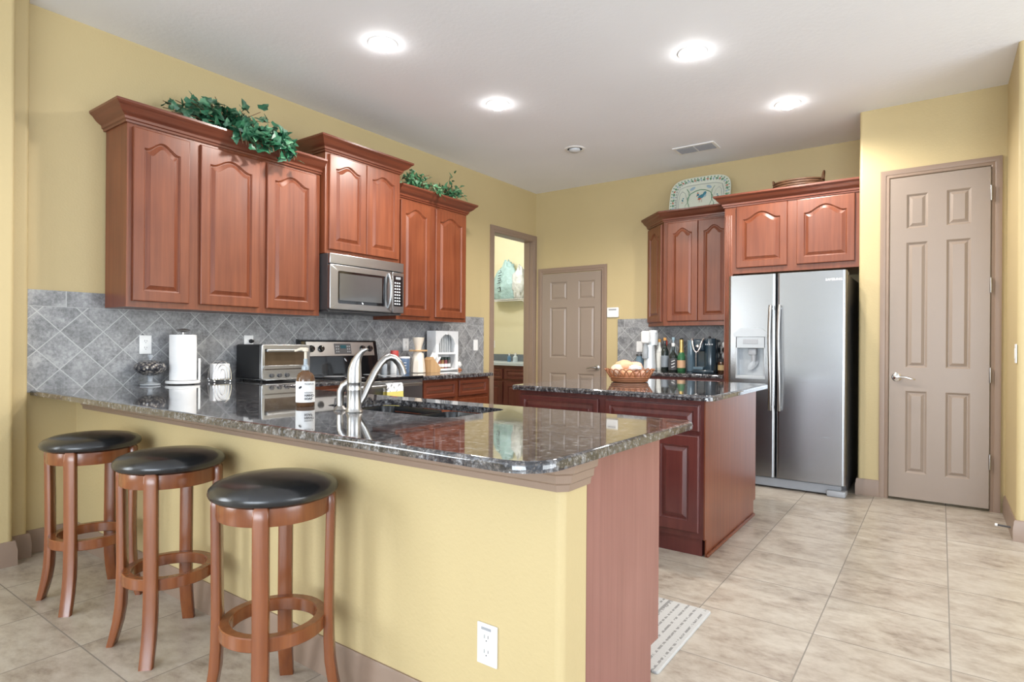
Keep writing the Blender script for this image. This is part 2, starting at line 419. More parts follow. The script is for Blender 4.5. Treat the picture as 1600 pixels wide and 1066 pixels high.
CROWN = [(0.0, 0.0), (0.010, 0.0), (0.012, 0.012), (0.020, 0.016), (0.022, 0.030), (0.027, 0.036), (0.034, 0.040), (0.050, 0.052), (0.064, 0.070), (0.070, 0.078), (0.078, 0.082), (0.085, 0.090), (0.085, 0.103), (0.080, 0.105), (0.0, 0.105)]
def crown(path, z, parent, mat=None, side=1):
    m = M(); m.sweep(path, [(d, z + h) for d, h in CROWN], side); return part('crown_molding', m, mat or CHERRYH, parent, angle=30)

# ================================================================ ROOM
m = M(); m.add([(-3.2, -13.5, 0), (9.2, -13.5, 0), (9.2, 1.5, 0), (-3.2, 1.5, 0), (-3.2, -13.5, -0.1), (9.2, -13.5, -0.1), (9.2, 1.5, -0.1), (-3.2, 1.5, -0.1)], [(0, 1, 2, 3), (7, 6, 5, 4), (0, 1, 5, 4), (1, 2, 6, 5), (2, 3, 7, 6), (3, 0, 4, 7)])
struct('floor', m, FLOORM, False)
m = M(); m.box(-3.2, 9.2, -13.5, 1.5, CEIL, CEIL + 0.1)
struct('ceiling', m, CEILM, False)
# left wall with the laundry doorway, stepping out twice towards the viewer with rounded corners
m = M()
m.prism(round_poly([(-0.12, -13.5), (0.15, -13.5), (0.15, -5.22), (0.06, -5.22), (0.06, -5.135), (0.0, -5.135), (0, -0.865), (-0.12, -0.865)], [0, 0, 0.022, 0, 0.022, 0, 0, 0]), 0, CEIL)
m.box(-0.12, 0, -0.865, -0.075, 2.455, CEIL); m.box(-0.12, 0, -0.075, 0.12, 0, CEIL)
struct('wall_left', m, WALL)
m = M(); m.box(-0.12, 0.15, 0, 0.12, 0, CEIL); m.box(0.15, 0.935, 0, 0.12, 2.035, CEIL); m.box(0.935, 3.7, 0, 0.12, 0, CEIL)
struct('wall_back', m, WALL)
m = M()
m.prism(round_poly([(3.592, 0.0), (3.592, -0.728), (3.797, -0.728), (3.797, -0.61), (3.71, -0.61), (3.71, 0)], [0, 0.02, 0, 0, 0, 0]), 0, CEIL)
m.box(3.797, 4.425, -0.728, -0.61, 2.505, CEIL); m.box(4.425, 4.51, -0.728, -0.61, 0, CEIL)
struct('wall_pantry', m, WALL)
m = M(); m.prism(round_poly([(4.51, -0.61), (4.51, -1.47), (9.2, -1.47), (9.2, -1.35), (4.63, -1.35), (4.63, -0.61)], [0, 0.022, 0, 0, 0, 0]), 0, CEIL)
struct('wall_right', m, WALL)
m = M(); m.box(-3.2, -0.12, 1.38, 1.5, 0, CEIL)
struct('wall_laundry', m, WALL2)
m = M(); m.box(-3.2, -3.08, -0.98, 1.38, 0, CEIL); m.box(-3.2, -0.12, -1.1, -0.98, 0, CEIL)
struct('wall_laundry_side', m, WALL2)
m = M(); m.box(-0.12, 0.0, 0.12, 1.5, 0, CEIL)
struct('wall_laundry_right', m, WALL2)
m = M(); m.box(-3.2, 0.5, -13.5, -13.4, 0, CEIL); m.box(0.5, 3.1, -13.5, -13.4, 0, 0.95); m.box(0.5, 3.1, -13.5, -13.4, 2.1, CEIL); m.box(3.1, 3.4, -13.5, -13.4, 0, CEIL)
struct('wall_rear_unseen', m, WALL2)  # unseen wall and opening, put in to shape the refrigerator's reflection
# dark space behind the two closed doors
m = M(); m.box(0.1, 1.0, 0.125, 0.15, 0, 2.2); struct('wall_garage', m, WALL2)
m = M(); m.box(3.71, 4.51, -0.2, -0.15, 0, CEIL); struct('wall_pantry_inside', m, WALL2)

# backsplashes
m = M(); m.box(0.0, 0.012, -5.135, -1.055, 0.90, 1.476); struct('trim_backsplash_left', m, SPLASHL, False)
m = M(); m.box(1.134, 2.496, -0.012, 0.0, 0.90, 1.476); struct('trim_backsplash_back', m, SPLASHB, False)

# casings: outer path swept round the openings
def casing(name, T, x0, x1, top, w=0.06, d=0.018):
    """T(a,b,c): along wall, up, outward"""
    m = M(); prof = [(0, 0.0), (0, d * 0.55), (0.006, d * 0.75), (w * 0.35, d * 0.6), (w * 0.42, d * 0.8), (w * 0.8, d), (w, d * 0.9), (w, 0)]
    loops = []
    for (a, b, da, db) in [(x0, 0, -1, 0), (x0, top, -1, 1), (x1, top, 1, 1), (x1, 0, 1, 0)]:
        loops.append([T(a + da * q, b + db * q, c) for q, c in prof])
    m.rings(loops)
    return struct(name, m, TRIM, angle=25)
casing('trim_doorway_casing', faceL(0, 0, 0.0), -0.865, -0.075, 2.455, 0.075)
m = M()   # doorway jamb lining
m.box(-0.125, 0.002, -0.875, -0.862, 0, 2.455); m.box(-0.125, 0.002, -0.078, -0.065, 0, 2.455); m.box(-0.125, 0.002, -0.862, -0.078, 2.452, 2.468)
m.box(-0.075, -0.04, -0.09, -0.078, 0, 2.455); m.box(-0.075, -0.04, -0.862, -0.85, 0, 2.455)
struct('trim_doorway_jamb', m, TRIM, False)
casing('trim_garage_door_casing', faceB(0, 0, 0.0), 0.115, 0.925, 2.052, 0.066)
casing('trim_pantry_door_casing', faceB(0, 0, -0.728), 3.800, 4.420, 2.500, 0.062)

def lever(parent, T, mat, left=True, s=1.0):
    """lever handle: rosette, neck and a curved lever"""
    m = M(); c = T(0, 0, 0); ax = Vector(T(0, 0, 1)) - Vector(c)
    m.lathe([(0.032 * s, 0), (0.033 * s, 0.006), (0.026 * s, 0.012), (0.012 * s, 0.016), (0.011 * s, 0.045), (0.0, 0.046)], c, 20, ax)
    sg = 1 if left else -1
    m.tube([T(0, 0, 0.042), T(sg * 0.03, 0.003, 0.05), T(sg * 0.06, 0.004, 0.052), T(sg * 0.09, -0.006, 0.05), T(sg * 0.115, -0.012, 0.046), T(sg * 0.12, -0.014, 0.044)], [0.011, 0.010, 0.008, 0.0075, 0.007, 0.004], 10)
    return part('door_handle', m, mat, parent)
# pantry door
T = faceB(3.804, 0.022, -0.716)
o = struct('door_1', six_panel(T, 0.612, 2.470, 0.034, [(0.106, 0.242), (0.356, 0.502)], [(0.195, 0.825), (1.005, 1.965), (2.072, 2.335)]), DOORP, angle=20)
o['label'] = 'tall taupe six-panel door of the pantry'
lever(o, face((3.853, -0.750, 0.95), (1, 0, 0), Z3, (0, -1, 0)), CHROME, True)
for z in (2.30, 1.635, 0.985, 0.36):
    m = M(); m.box(4.414, 4.428, -0.757, -0.735, z - 0.05, z + 0.05, 0.003); m.lathe([(0.006, -0.055), (0.007, -0.05), (0.007, 0.05), (0.006, 0.055)], (4.42, -0.757, z), 10)
    part('hinge', m, NICKEL, o)
# garage door
T = faceB(0.119, 0.012, 0.012)
o = struct('door_2', six_panel(T, 0.802, 2.032, 0.034, [(0.112, 0.348), (0.506, 0.722)], [(0.20, 0.825), (1.01, 1.62), (1.71, 1.93)]), DOORP, angle=20)
o['label'] = 'taupe six-panel door to the garage beside the laundry doorway'
lever(o, face((0.885, -0.022, 0.915), (1, 0, 0), Z3, (0, -1, 0)), NICKEL, False)

# baseboards
BB = [(0, 0), (0.016, 0), (0.016, 0.085), (0.012, 0.10), (0.011, 0.118), (0.006, 0.13), (0, 0.13)]
def base(name, path, side=1):
    m = M(); m.sweep(path, BB, side); return struct(name, m, TRIM, angle=25)
base('baseboard_left', [(0.15, -13.5), (0.15, -5.22), (0.06, -5.22), (0.06, -5.135), (0.0, -5.135), (0, -4.89), (3.32, -4.89), (3.32, -4.757)], 1)
base('baseboard_pantry', [(3.592, -0.3), (3.592, -0.728), (3.738, -0.728)], 1)
base('baseboard_right', [(4.51, -0.735), (4.51, -1.47), (9.2, -1.47)], 1)
base('baseboard_back', [(1.134, 0), (0.992, 0)], -1)

# peninsula half wall and the moulding under the worktop
m = M(); m.prism(round_poly([(0.0, -4.89), (3.32, -4.89), (3.32, -4.757), (0.0, -4.757)], [0, 0.022, 0, 0]), 0, 0.884)
struct('wall_peninsula', m, WALL)
m = M(); m.sweep([(0.13, -4.89), (3.303, -4.89), (3.32, -4.873), (3.32, -4.757)], [(0, 0.80), (0.012, 0.80), (0.014, 0.818), (0.022, 0.824), (0.024, 0.845), (0.034, 0.852), (0.036, 0.872), (0.042, 0.8835), (0, 0.8835)], 1)
struct('trim_peninsula_molding', m, TRIM, angle=25)

# ================================================================ WORKTOPS
HOLE = round_poly(rect(1.925, 2.655, -4.605, -4.215), 0.06, 5)
m = M(); m.slab(round_poly([(0.012, -5.113), (3.385, -5.113), (3.405, -4.075), (0.645, -4.075), (0.645, -3.432), (0.012, -3.432)], [0, 0.11, 0.055, 0.02, 0.0, 0], 8), [HOLE], 0.886, 0.914, 0.012)
solo('worktop', m, GRANITE, 'dark speckled granite worktop of the peninsula with the sink cut into it', 'worktop', 'granite worktops')
m = M(); m.slab(round_poly([(0.012, -2.662), (0.645, -2.662), (0.645, -1.70), (0.012, -1.067)], [0, 0, 0.03, 0]), [], 0.880, 0.914, 0.012)
solo('worktop', m, GRANITE, 'short granite worktop right of the range with a slanted end by the doorway', 'worktop', 'granite worktops')
m = M(); m.slab(round_poly([(1.146, -0.012), (1.769, -0.635), (2.494, -0.635), (2.494, -0.012)], [0, 0.03, 0, 0]), [], 0.880, 0.914, 0.012)
solo('worktop', m, GRANITE, 'granite worktop with bottles and coffee machine, left of the refrigerator', 'worktop', 'granite worktops')

# ================================================================ WALL CABINETS
G_UP = 'cherry wall cabinets'
def carcass(parent, poly, z0, z1, mat=None):
    m = M(); m.prism(poly, z0, z1); return part('carcass', m, mat or CHERRY, parent)
t = thing('wall_cabinet', 'long cherry wall cabinet with three arched doors and ivy on top, left of the microwave', 'cabinet', (0, -4.09, 1.39), G_UP)
carcass(t, rect(0.0135, 0.305, -4.75, -3.432), 1.39, 2.475)
for y0, y1 in ((-4.722, -4.402), (-4.334, -3.932), (-3.875, -3.483)):
    cab_door('door', faceL(y0, 1.425, 0.3055), y1 - y0, 1.012, t, CHERRY)
crown([(0.0, -4.75), (0.305, -4.75), (0.305, -3.425)], 2.457, t)
t = thing('wall_cabinet', 'taller cherry wall cabinet with two arched doors above the microwave', 'cabinet', (0, -3.04, 1.865), G_UP)
carcass(t, rect(0.0135, 0.352, -3.420, -2.655), 1.866, 2.65)
for y0, y1 in ((-3.392, -3.036), (-3.032, -2.675)): cab_door('door', faceL(y0, 1.897, 0.3525), y1 - y0, 0.722, t, CHERRY, 0.04)
crown([(0.0, -3.420), (0.352, -3.420), (0.352, -2.655), (0.0, -2.655)], 2.632, t)
t = thing('wall_cabinet', 'cherry wall cabinet with two arched doors between microwave and laundry doorway', 'cabinet', (0, -2.18, 1.395), G_UP)
carcass(t, rect(0.0135, 0.305, -2.645, -1.716), 1.395, 2.475)
for y0, y1 in ((-2.612, -2.235), (-2.168, -1.742)): cab_door('door', faceL(y0, 1.428, 0.3055), y1 - y0, 1.008, t, CHERRY)
crown([(0.305, -2.650), (0.305, -1.716), (0.0, -1.716)], 2.457, t)
t = thing('wall_cabinet', 'cherry wall cabinet with a slanted end door above the bottles, platter on top', 'cabinet', (2.0, 0, 1.385), G_UP)
carcass(t, [(1.505, -0.013), (1.792, -0.305), (2.494, -0.305), (2.494, -0.013)], 1.385, 2.475)
r2 = math.sqrt(0.5)
cab_door('door', face((1.492 + 0.035 * r2 - 0.003, -0.035 * r2, 1.428), (r2, -r2, 0), Z3, (-r2, -r2, 0)), 0.355, 1.012, t, CHERRY)
for x0, x1 in ((1.835, 2.148), (2.153, 2.466)): cab_door('door', faceB(x0, 1.43, -0.3055), x1 - x0, 1.008, t, CHERRY)
crown([(1.492, 0.0), (1.792, -0.305), (2.494, -0.305)], 2.457, t)
t = thing('refrigerator_cabinet', 'deep cherry cabinet with two arched doors and a fluted panel over the refrigerator', 'cabinet', (3.04, 0, 0), G_UP)
carcass(t, rect(2.572, 3.588, -0.61, -0.002), 1.842, 2.475)
for x0, x1 in ((2.606, 3.036), (3.112, 3.550)): cab_door('door', faceB(x0, 1.893, -0.6105), x1 - x0, 0.557, t, CHERRY, 0.06)
m = M(); m.box(2.497, 2.572, -0.61, -0.013, 0.0, 2.475)
for i in range(4): m.lathe([(0.0055, 0.012), (0.0065, 0.0), (0.0065, 2.26), (0.0, 2.27)], (2.511 + i * 0.0155, -0.609, 0.12), 8)
part('side_panel', m, CHERRY, t)
crown([(2.497, -0.02), (2.497, -0.61), (3.588, -0.61)], 2.457, t)

# ================================================================ BASE CABINETS
G_LO = 'cherry base cabinets'
t = thing('base_cabinet', 'cherry base cabinet left of the range under the granite corner', 'cabinet', (0.3, -3.75, 0), G_LO)
m = M(); m.box(0.013, 0.60, -4.06, -3.436, 0.11, 0.884); m.box(0.013, 0.53, -4.06, -3.436, 0, 0.11); part('carcass', m, CHERRY, t)
drawer_front(faceL(-3.98, 0.715, 0.6005), 0.50, 0.145, t, CHERRYH); cab_door('door', faceL(-3.98, 0.14, 0.6005), 0.50, 0.545, t, CHERRY, 0)
t = thing('base_cabinet', 'cherry base cabinet with two drawers right of the range', 'cabinet', (0.3, -2.1, 0), G_LO)
m = M(); m.prism([(0.013, -2.655), (0.60, -2.655), (0.60, -1.722), (0.013, -1.135)], 0.11, 0.879); m.prism([(0.013, -2.655), (0.53, -2.655), (0.53, -1.75), (0.013, -1.22)], 0, 0.11); part('carcass', m, CHERRY, t)
for y0, y1 in ((-2.625, -2.205), (-2.165, -1.755)):
    drawer_front(faceL(y0, 0.715, 0.6005), y1 - y0, 0.14, t, CHERRYH); cab_door('door', faceL(y0, 0.14, 0.6005), y1 - y0, 0.545, t, CHERRY, 0)
cab_door('door', face((0.60 - 0.05, -1.722 + 0.05, 0.14), (-r2, r2, 0), Z3, (r2, r2, 0)), 0.68, 0.715, t, CHERRY, 0)
t = thing('base_cabinet', 'cherry base cabinet with a slanted end below the coffee machine', 'cabinet', (1.9, -0.3, 0), G_LO)
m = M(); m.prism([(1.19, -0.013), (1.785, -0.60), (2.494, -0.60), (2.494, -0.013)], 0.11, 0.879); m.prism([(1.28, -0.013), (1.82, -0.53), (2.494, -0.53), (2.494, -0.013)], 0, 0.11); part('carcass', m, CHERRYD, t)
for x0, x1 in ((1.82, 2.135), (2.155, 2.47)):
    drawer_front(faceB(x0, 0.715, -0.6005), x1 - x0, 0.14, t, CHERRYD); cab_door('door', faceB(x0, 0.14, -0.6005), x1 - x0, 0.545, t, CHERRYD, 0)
t = thing('peninsula_cabinet', 'cherry sink cabinet with a plain end panel behind the yellow half wall', 'cabinet', (2.0, -4.45, 0), G_LO)
m = M(); m.box(0.62, 0.66, -4.755, -4.225, 0.15, 0.884); m.box(0.66, 3.30, -4.755, -4.70, 0.15, 0.884); m.box(0.66, 3.30, -4.245, -4.225, 0.15, 0.69); m.box(0.66, 1.88, -4.245, -4.225, 0.69, 0.884); m.box(2.70, 3.30, -4.245, -4.225, 0.69, 0.884); m.box(0.62, 3.30, -4.755, -4.225, 0.13, 0.15); m.box(0.66, 3.25, -4.75, -4.285, 0, 0.13)
part('carcass', m, CHERRY, t)
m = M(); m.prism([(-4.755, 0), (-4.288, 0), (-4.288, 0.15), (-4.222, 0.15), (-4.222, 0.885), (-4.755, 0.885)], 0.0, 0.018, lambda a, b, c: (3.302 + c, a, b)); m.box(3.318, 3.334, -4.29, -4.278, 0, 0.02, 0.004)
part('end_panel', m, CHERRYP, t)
for x0, x1 in ((0.70, 1.28), (1.32, 1.86), (1.90, 2.28), (2.30, 2.68), (2.72, 3.30)):
    drawer_front(faceK(x1, 0.715, -4.2245), x1 - x0, 0.145, t, CHERRYH); cab_door('door', faceK(x1, 0.165, -4.2245), x1 - x0, 0.53, t, CHERRY, 0)
# island
t = thing('kitchen_island', 'dark cherry island cabinet standing alone on the tile floor', 'kitchen island', (2.43, -2.36, 0))
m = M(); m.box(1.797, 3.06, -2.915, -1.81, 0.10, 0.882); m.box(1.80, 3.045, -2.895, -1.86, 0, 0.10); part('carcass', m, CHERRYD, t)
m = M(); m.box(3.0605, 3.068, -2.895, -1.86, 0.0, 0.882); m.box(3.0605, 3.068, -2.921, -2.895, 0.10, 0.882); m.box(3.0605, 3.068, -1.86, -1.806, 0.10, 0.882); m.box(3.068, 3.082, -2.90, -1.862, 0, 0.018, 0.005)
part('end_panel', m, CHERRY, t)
for x0, x1 in ((1.822, 2.405), (2.455, 3.035)):
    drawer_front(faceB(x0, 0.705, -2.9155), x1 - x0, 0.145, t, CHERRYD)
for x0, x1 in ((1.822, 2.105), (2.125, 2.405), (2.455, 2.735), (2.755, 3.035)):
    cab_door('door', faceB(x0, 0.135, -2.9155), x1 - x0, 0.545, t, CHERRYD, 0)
m = M(); m.slab(round_poly(rect(1.776, 3.13, -2.995, -1.69), 0.045), [], 0.883, 0.914, 0.012); solo('worktop', m, GRANITE, 'granite worktop of the island carrying the wicker basket', 'worktop', 'granite worktops')

# ================================================================ REFRIGERATOR
t = thing('refrigerator', 'stainless steel side-by-side refrigerator with an ice and water dispenser', 'refrigerator', (3.09, -0.5, 0))
m = M(); m.box(2.642, 3.532, -0.885, -0.12, 0.03, 1.755, 0.006); part('body', m, DSTEEL, t)
m = M(); m.box(2.66, 3.50, -0.93, -0.80, 0.012, 0.085, 0.008); m.box(3.40, 3.535, -0.965, -0.83, 0.0, 0.05, 0.012); m.box(2.642, 2.78, -0.965, -0.83, 0.0, 0.05, 0.012); part('kick_plate', m, GREYP, t)
for x in (2.645, 3.40):
    m = M(); m.box(x, x + 0.13, -0.89, -0.80, 1.756, 1.782, 0.006); part('hinge_cover', m, GREYP, t)
def fr_door(name, x0, x1, hole=None):
    m = M()
    pr = round_poly([(x0, -0.895), (x0, -0.98), (x1, -0.98), (x1, -0.895)], [0, 0.022, 0.022, 0], 6)
    if not hole: m.prism(pr, 0.098, 1.783)
    else:
        h0, h1, z0, z1 = hole
        m.prism(pr, 0.098, z0); m.prism(pr, z1, 1.783)
        m.prism(round_poly([(x0, -0.895), (x0, -0.98), (h0, -0.98), (h0, -0.895)], [0, 0.022, 0, 0], 6), z0, z1)
        m.prism(round_poly([(h1, -0.895), (h1, -0.98), (x1, -0.98), (x1, -0.895)], [0, 0, 0.022, 0], 6), z0, z1)
    return part(name, m, STEELF, t, angle=30)
d1 = fr_door('door', 2.640, 3.022, (2.712, 2.936, 0.925, 1.245)); d2 = fr_door('door', 3.030, 3.534)
def fr_handle(parent, x):
    m = M(); pts = []; rr = []
    for i in range(25):
        z = 0.655 + (1.52 - 0.655) * i / 24; s = i / 24
        pts.append((x + 0.004 * math.sin(s * 2 * PI), -1.005 - 0.032 * math.sin(PI * s) ** 0.7, z)); rr.append(0.013 + 0.004 * abs(math.cos(PI * s)))
    m.tube(pts, rr, 12, flat=0.75)
    for z in (0.68, 1.495): m.lathe([(0.011, 0), (0.011, 0.034)], (x, -0.979, z), 12, (0, -1, 0))
    part('handle', m, NICKEL, parent)
fr_handle(d1, 2.986); fr_handle(d2, 3.055)
# dispenser
DISP = plain('silver_grey_plastic', (0.40, 0.42, 0.44), 0.3, 0.2)
m = M(); m.box(2.712, 2.936, -0.90, -0.894, 0.925, 1.245); m.box(2.704, 2.716, -0.985, -0.894, 0.918, 1.262, 0.003); m.box(2.932, 2.944, -0.985, -0.894, 0.918, 1.262, 0.003); m.box(2.704, 2.944, -0.985, -0.894, 1.165, 1.262, 0.004)
dp = part('dispenser', m, DISP, d1)
m = M(); m.prism(round_poly([(2.685, 1.262), (2.962, 1.262), (2.962, 1.29), (2.91, 1.335), (2.737, 1.335), (2.685, 1.29)], [0.004, 0.004, 0.02, 0.05, 0.05, 0.02]), -0.989, -0.9795, lambda a, b, c: (a, c, b)); part('hood', m, DISP, d1)
m = M(); m.box(2.704, 2.944, -0.988, -0.90, 0.905, 0.932, 0.004); part('drip_tray', m, DISP, d1)
m = M(); m.box(2.765, 2.885, -0.9875, -0.984, 1.20, 1.24, 0.001); part('control_panel', m, GREYP, d1)
m = M(); m.box(2.80, 2.865, -0.965, -0.905, 1.105, 1.165, 0.01); m.lathe([(0.017, 0), (0.02, 0.05), (0.0, 0.052)], (2.845, -0.955, 1.055), 14); part('spout', m, GREYP, d1)
m = M(); m.lathe([(0.05, 0), (0.055, 0.008), (0.0, 0.01)], (2.83, -0.915, 1.02), 20, (0, -1, 0), 1.0, 0.5); part('paddle', m, DISP, d1)
text('brand_lettering', 'SAMSUNG', 0.026, (3.447, -0.981, 1.711), (1, 0, 0), Z3, WHITEP, d2, 'CENTER', 0.0006, 0.0004)

# ================================================================ MICROWAVE
t = thing('microwave', 'stainless over-the-range microwave with a black keypad, hung under the taller cabinet', 'microwave', (0.2, -3.04, 1.43))
m = M(); m.box(0.0135, 0.385, -3.418, -2.66, 1.435, 1.863, 0.004); part('body', m, DSTEEL, t)
m = M(); m.box(0.386, 0.412, -3.418, -2.66, 1.785, 1.863, 0.005); part('vent_panel', m, STEEL, t)
m = M(); m.slab(round_poly(rect(-3.418, -2.795, 1.44, 1.78), 0.012, 3), [round_poly(rect(-3.345, -2.87, 1.487, 1.735), 0.012, 3)], 0.0, 0.03, 0.004)
m2 = M(); m2.flat = m2.weld = True; m2.add([(0.386 + z, x, y) for x, y, z in m.v], m.f); dr = part('door', m2, STEEL, t)
m = M(); m.box(0.392, 0.408, -3.345, -2.87, 1.487, 1.735); part('window_frame', m, BLACKG, dr)
m = M(); m.box(0.4085, 0.4105, -3.325, -2.90, 1.512, 1.718, 0.001); part('window', m, WINDOWG, dr)
m = M(); pts = [(0.414 + 0.034 * math.sin(PI * i / 14) ** 0.6, -2.835, 1.475 + 0.285 * i / 14) for i in range(15)]; m.tube(pts, 0.011, 10); part('handle', m, STEEL, dr)
m = M(); m.lathe([(0.0105, 0), (0.0095, 0.0012), (0, 0.0013)], (0.4085, -3.10, 1.499), 16, (1, 0, 0), 0.6, 1.0); part('emblem', m, LGREY, dr)
m = M(); m.box(0.386, 0.414, -2.79, -2.66, 1.44, 1.78, 0.004); cp = part('keypad_panel', m, STEEL, t)
m = M(); m.box(0.4135, 0.416, -2.775, -2.674, 1.497, 1.752, 0.001); part('keypad', m, BLACKG, cp)
m = M(); m.box(0.416, 0.4165, -2.755, -2.70, 1.722, 1.742); part('display', m, GREYP, cp)
for i in range(8):
    for j in range(3):
        m = M(); m.box(0.416, 0.4167, -2.768 + j * 0.024, -2.752 + j * 0.024, 1.51 + i * 0.025, 1.522 + i * 0.025); part('key', m, LGREY, cp)
m = M(); m.box(0.06, 0.39, -3.41, -2.67, 1.422, 1.435, 0.003); m.box(0.22, 0.30, -3.14, -3.0, 1.419, 1.422); part('underside', m, DSTEEL, t)

# ================================================================ RANGE
t = thing('range', 'stainless and black electric range between the cherry base cabinets', 'range', (0.34, -3.045, 0))
m = M(); m.box(0.016, 0.615, -3.428, -2.668, 0.10, 0.906, 0.004); m.box(0.05, 0.56, -3.42, -2.675, 0, 0.10); part('body', m, DSTEEL, t)
m = M(); m.slab(round_poly(rect(0.09, 0.665, -3.430, -2.666), 0.012), [], 0.904, 0.922, 0.006); part('cooktop', m, BLACKG, t)
for x, y, r in ((0.25, -3.24, 0.085), (0.25, -2.86, 0.075), (0.49, -3.24, 0.075), (0.49, -2.86, 0.105)):
    m = M(); m.lathe([(r, 0), (r, 0.0006), (r - 0.004, 0.0008), (0, 0.0008)], (x, y, 0.922), 32); part('burner', m, GREYP, t)
m = M(); m.prism(round_poly([(0.0135, 0.905), (0.115, 0.905), (0.115, 0.935), (0.10, 1.075), (0.075, 1.205), (0.0135, 1.215)], [0, 0, 0.01, 0.01, 0.015, 0.005]), -3.428, -2.668, lambda a, b, c: (a, c, b)); bg = part('backguard', m, BLACKG, t)
# stainless fascia on the sloping face
v0 = Vector((0.102, 0, 1.078)); v1 = Vector((0.0775, 0, 1.203)); vv = (v1 - v0).normalized(); nn = Vector((0, 1, 0)).cross(vv)
TF = face((0.1025, -3.392, 1.078), (0, 1, 0), vv, nn)
m = M(); m.box(0, 0.685, 0.0, 0.118, -0.002, 0.005, 0.002, T=TF); part('fascia', m, STEEL, bg)
m = M(); m.box(0.265, 0.435, 0.015, 0.103, 0.004, 0.007, 0.001, T=TF); part('control_panel', m, DSTEEL, bg)
m = M(); m.box(0.325, 0.385, 0.062, 0.09, 0.007, 0.0078, T=TF); part('display', m, plain('blue_green_display', (0.02, 0.09, 0.11), 0.2), bg)
for i in range(2):
    for j in range(3):
        for q in (0.285, 0.398):
            m = M(); m.lathe([(0.0065, 0), (0.0055, 0.0015), (0, 0.0016)], TF(q + i * 0.02, 0.035 + j * 0.022, 0.007), 10, nn); part('button', m, GREYP, bg)
for q in (0.045, 0.135, 0.555, 0.635):
    m = M(); m.lathe([(0.027, 0), (0.027, 0.006), (0.021, 0.009), (0.019, 0.024), (0.0, 0.025)], TF(q, 0.06, 0.005), 20, nn); m.box(q - 0.004, q + 0.004, 0.04, 0.08, 0.024, 0.032, 0.002, T=TF); part('knob', m, BLACKG, bg)
m = M(); m.lathe([(0.02, 0), (0.018, 0.002), (0, 0.0025)], (0.108, -3.02, 1.045), 18, (1, 0, 0.11), 0.45, 1.0); part('emblem', m, CHROME, bg)
m = M(); m.box(0.616, 0.655, -3.424, -2.672, 0.25, 0.898, 0.006); od = part('oven_door', m, STEEL, t)
m = M(); m.box(0.655, 0.659, -3.30, -2.80, 0.38, 0.74, 0.002); part('oven_window', m, BLACKG, od)
m = M(); m.tube([(0.658, -3.38, 0.855), (0.69, -3.37, 0.858), (0.70, -3.34, 0.86), (0.702, -3.05, 0.86), (0.70, -2.76, 0.86), (0.69, -2.73, 0.858), (0.658, -2.72, 0.855)], 0.013, 10); part('handle', m, STEEL, od)
m = M(); m.box(0.616, 0.65, -3.424, -2.672, 0.105, 0.243, 0.006); part('drawer', m, STEEL, t)
# towel over the oven handle
def towel_mat():
    m, nt, b = new_mat('white_and_yellow_towel'); s = nd(nt, 'ShaderNodeSeparateXYZ', {0: wpos(nt)}).outputs
    k = mth(nt, 'LESS_THAN', s[2], 0.815); n = noise(nt, wpos(nt), 55, 2)
    w = mixc(nt, mth(nt, 'GREATER_THAN', n, 0.6), (0.78, 0.78, 0.76), (0.25, 0.25, 0.27))
    lk(nt, mixc(nt, k, w, (0.66, 0.58, 0.16)), b, 'Base Color'); b.inputs['Roughness'].default_value = 0.95; return m
m = M(); L = []
prof = [(0.683, 0.62), (0.684, 0.72), (0.684, 0.85), (0.692, 0.874), (0.703, 0.877), (0.714, 0.872), (0.719, 0.85), (0.720, 0.80), (0.722, 0.762)]
back = [(x + (0.004 if i > 4 else -0.0 if i in (3, 4) else -0.004), z + (0.004 if i in (3, 4, 5) else 0)) for i, (x, z) in enumerate(prof)]
for j in range(9):
    y = -3.125 + 0.165 * j / 8; w = 0.003 * math.sin(j * 1.7)
    L.append([(x + (w if i > 5 else 0), y, z) for i, (x, z) in enumerate(prof)] + [(x + (w if i > 5 else 0), y, z) for i, (x, z) in list(enumerate(back))[::-1]])
m.rings(L); solo('dish_towel', m, towel_mat(), 'white and yellow dish towel hung over the oven door handle', 'towel', loc=(0.70, -3.04, 0.62))

# ================================================================ SINK AND FAUCET
SINKM = plain('black_sink_composite', (0.012, 0.013, 0.015), 0.22)
t = thing('sink', 'black double-bowl sink set under the granite of the peninsula', 'sink', (2.29, -4.41, 0.70))
def bowl(x0, x1, y0, y1, zt, zb):
    m = M(); m.weld = True; L = []
    for d, z in ((-0.004, zt), (0.0, zt), (0.004, zt - 0.02), (0.012, zb + 0.03), (0.03, zb + 0.006), (0.06, zb)):
        L.append([(x, y, z) for x, y in round_poly(rect(x0 + d, x1 - d, y0 + d, y1 - d), 0.05)])
    for d, z in ((0.06, zb - 0.01), (-0.004, zb - 0.01)): L.append([(x, y, z) for x, y in round_poly(rect(x0 + d, x1 - d, y0 + d, y1 - d), 0.05)])
    m.rings(L, cap0=False, cap1=False)
    c = round_poly(rect(x0 + 0.06, x1 - 0.06, y0 + 0.06, y1 - 0.06), 0.05); m.add([(x, y, zb) for x, y in c], [tuple(range(len(c)))])
    L2 = [L[0], L[-1]]; m.rings(L2, False, False)
    return m
part('bowl', bowl(1.925, 2.30, -4.60, -4.22, 0.884, 0.70), SINKM, t)
part('bowl', bowl(2.335, 2.65, -4.60, -4.22, 0.884, 0.72), SINKM, t)
m = M(); m.box(2.27, 2.36, -4.54, -4.28, 0.855, 0.868, 0.005); part('divider', m, SINKM, t)
for cx, z in ((2.11, 0.70), (2.49, 0.72)):
    m = M(); m.lathe([(0.045, 0), (0.045, 0.004), (0.035, 0.005), (0.03, 0.002), (0, 0.002)], (cx, -4.41, z), 24); part('drain', m, CHROME, t)
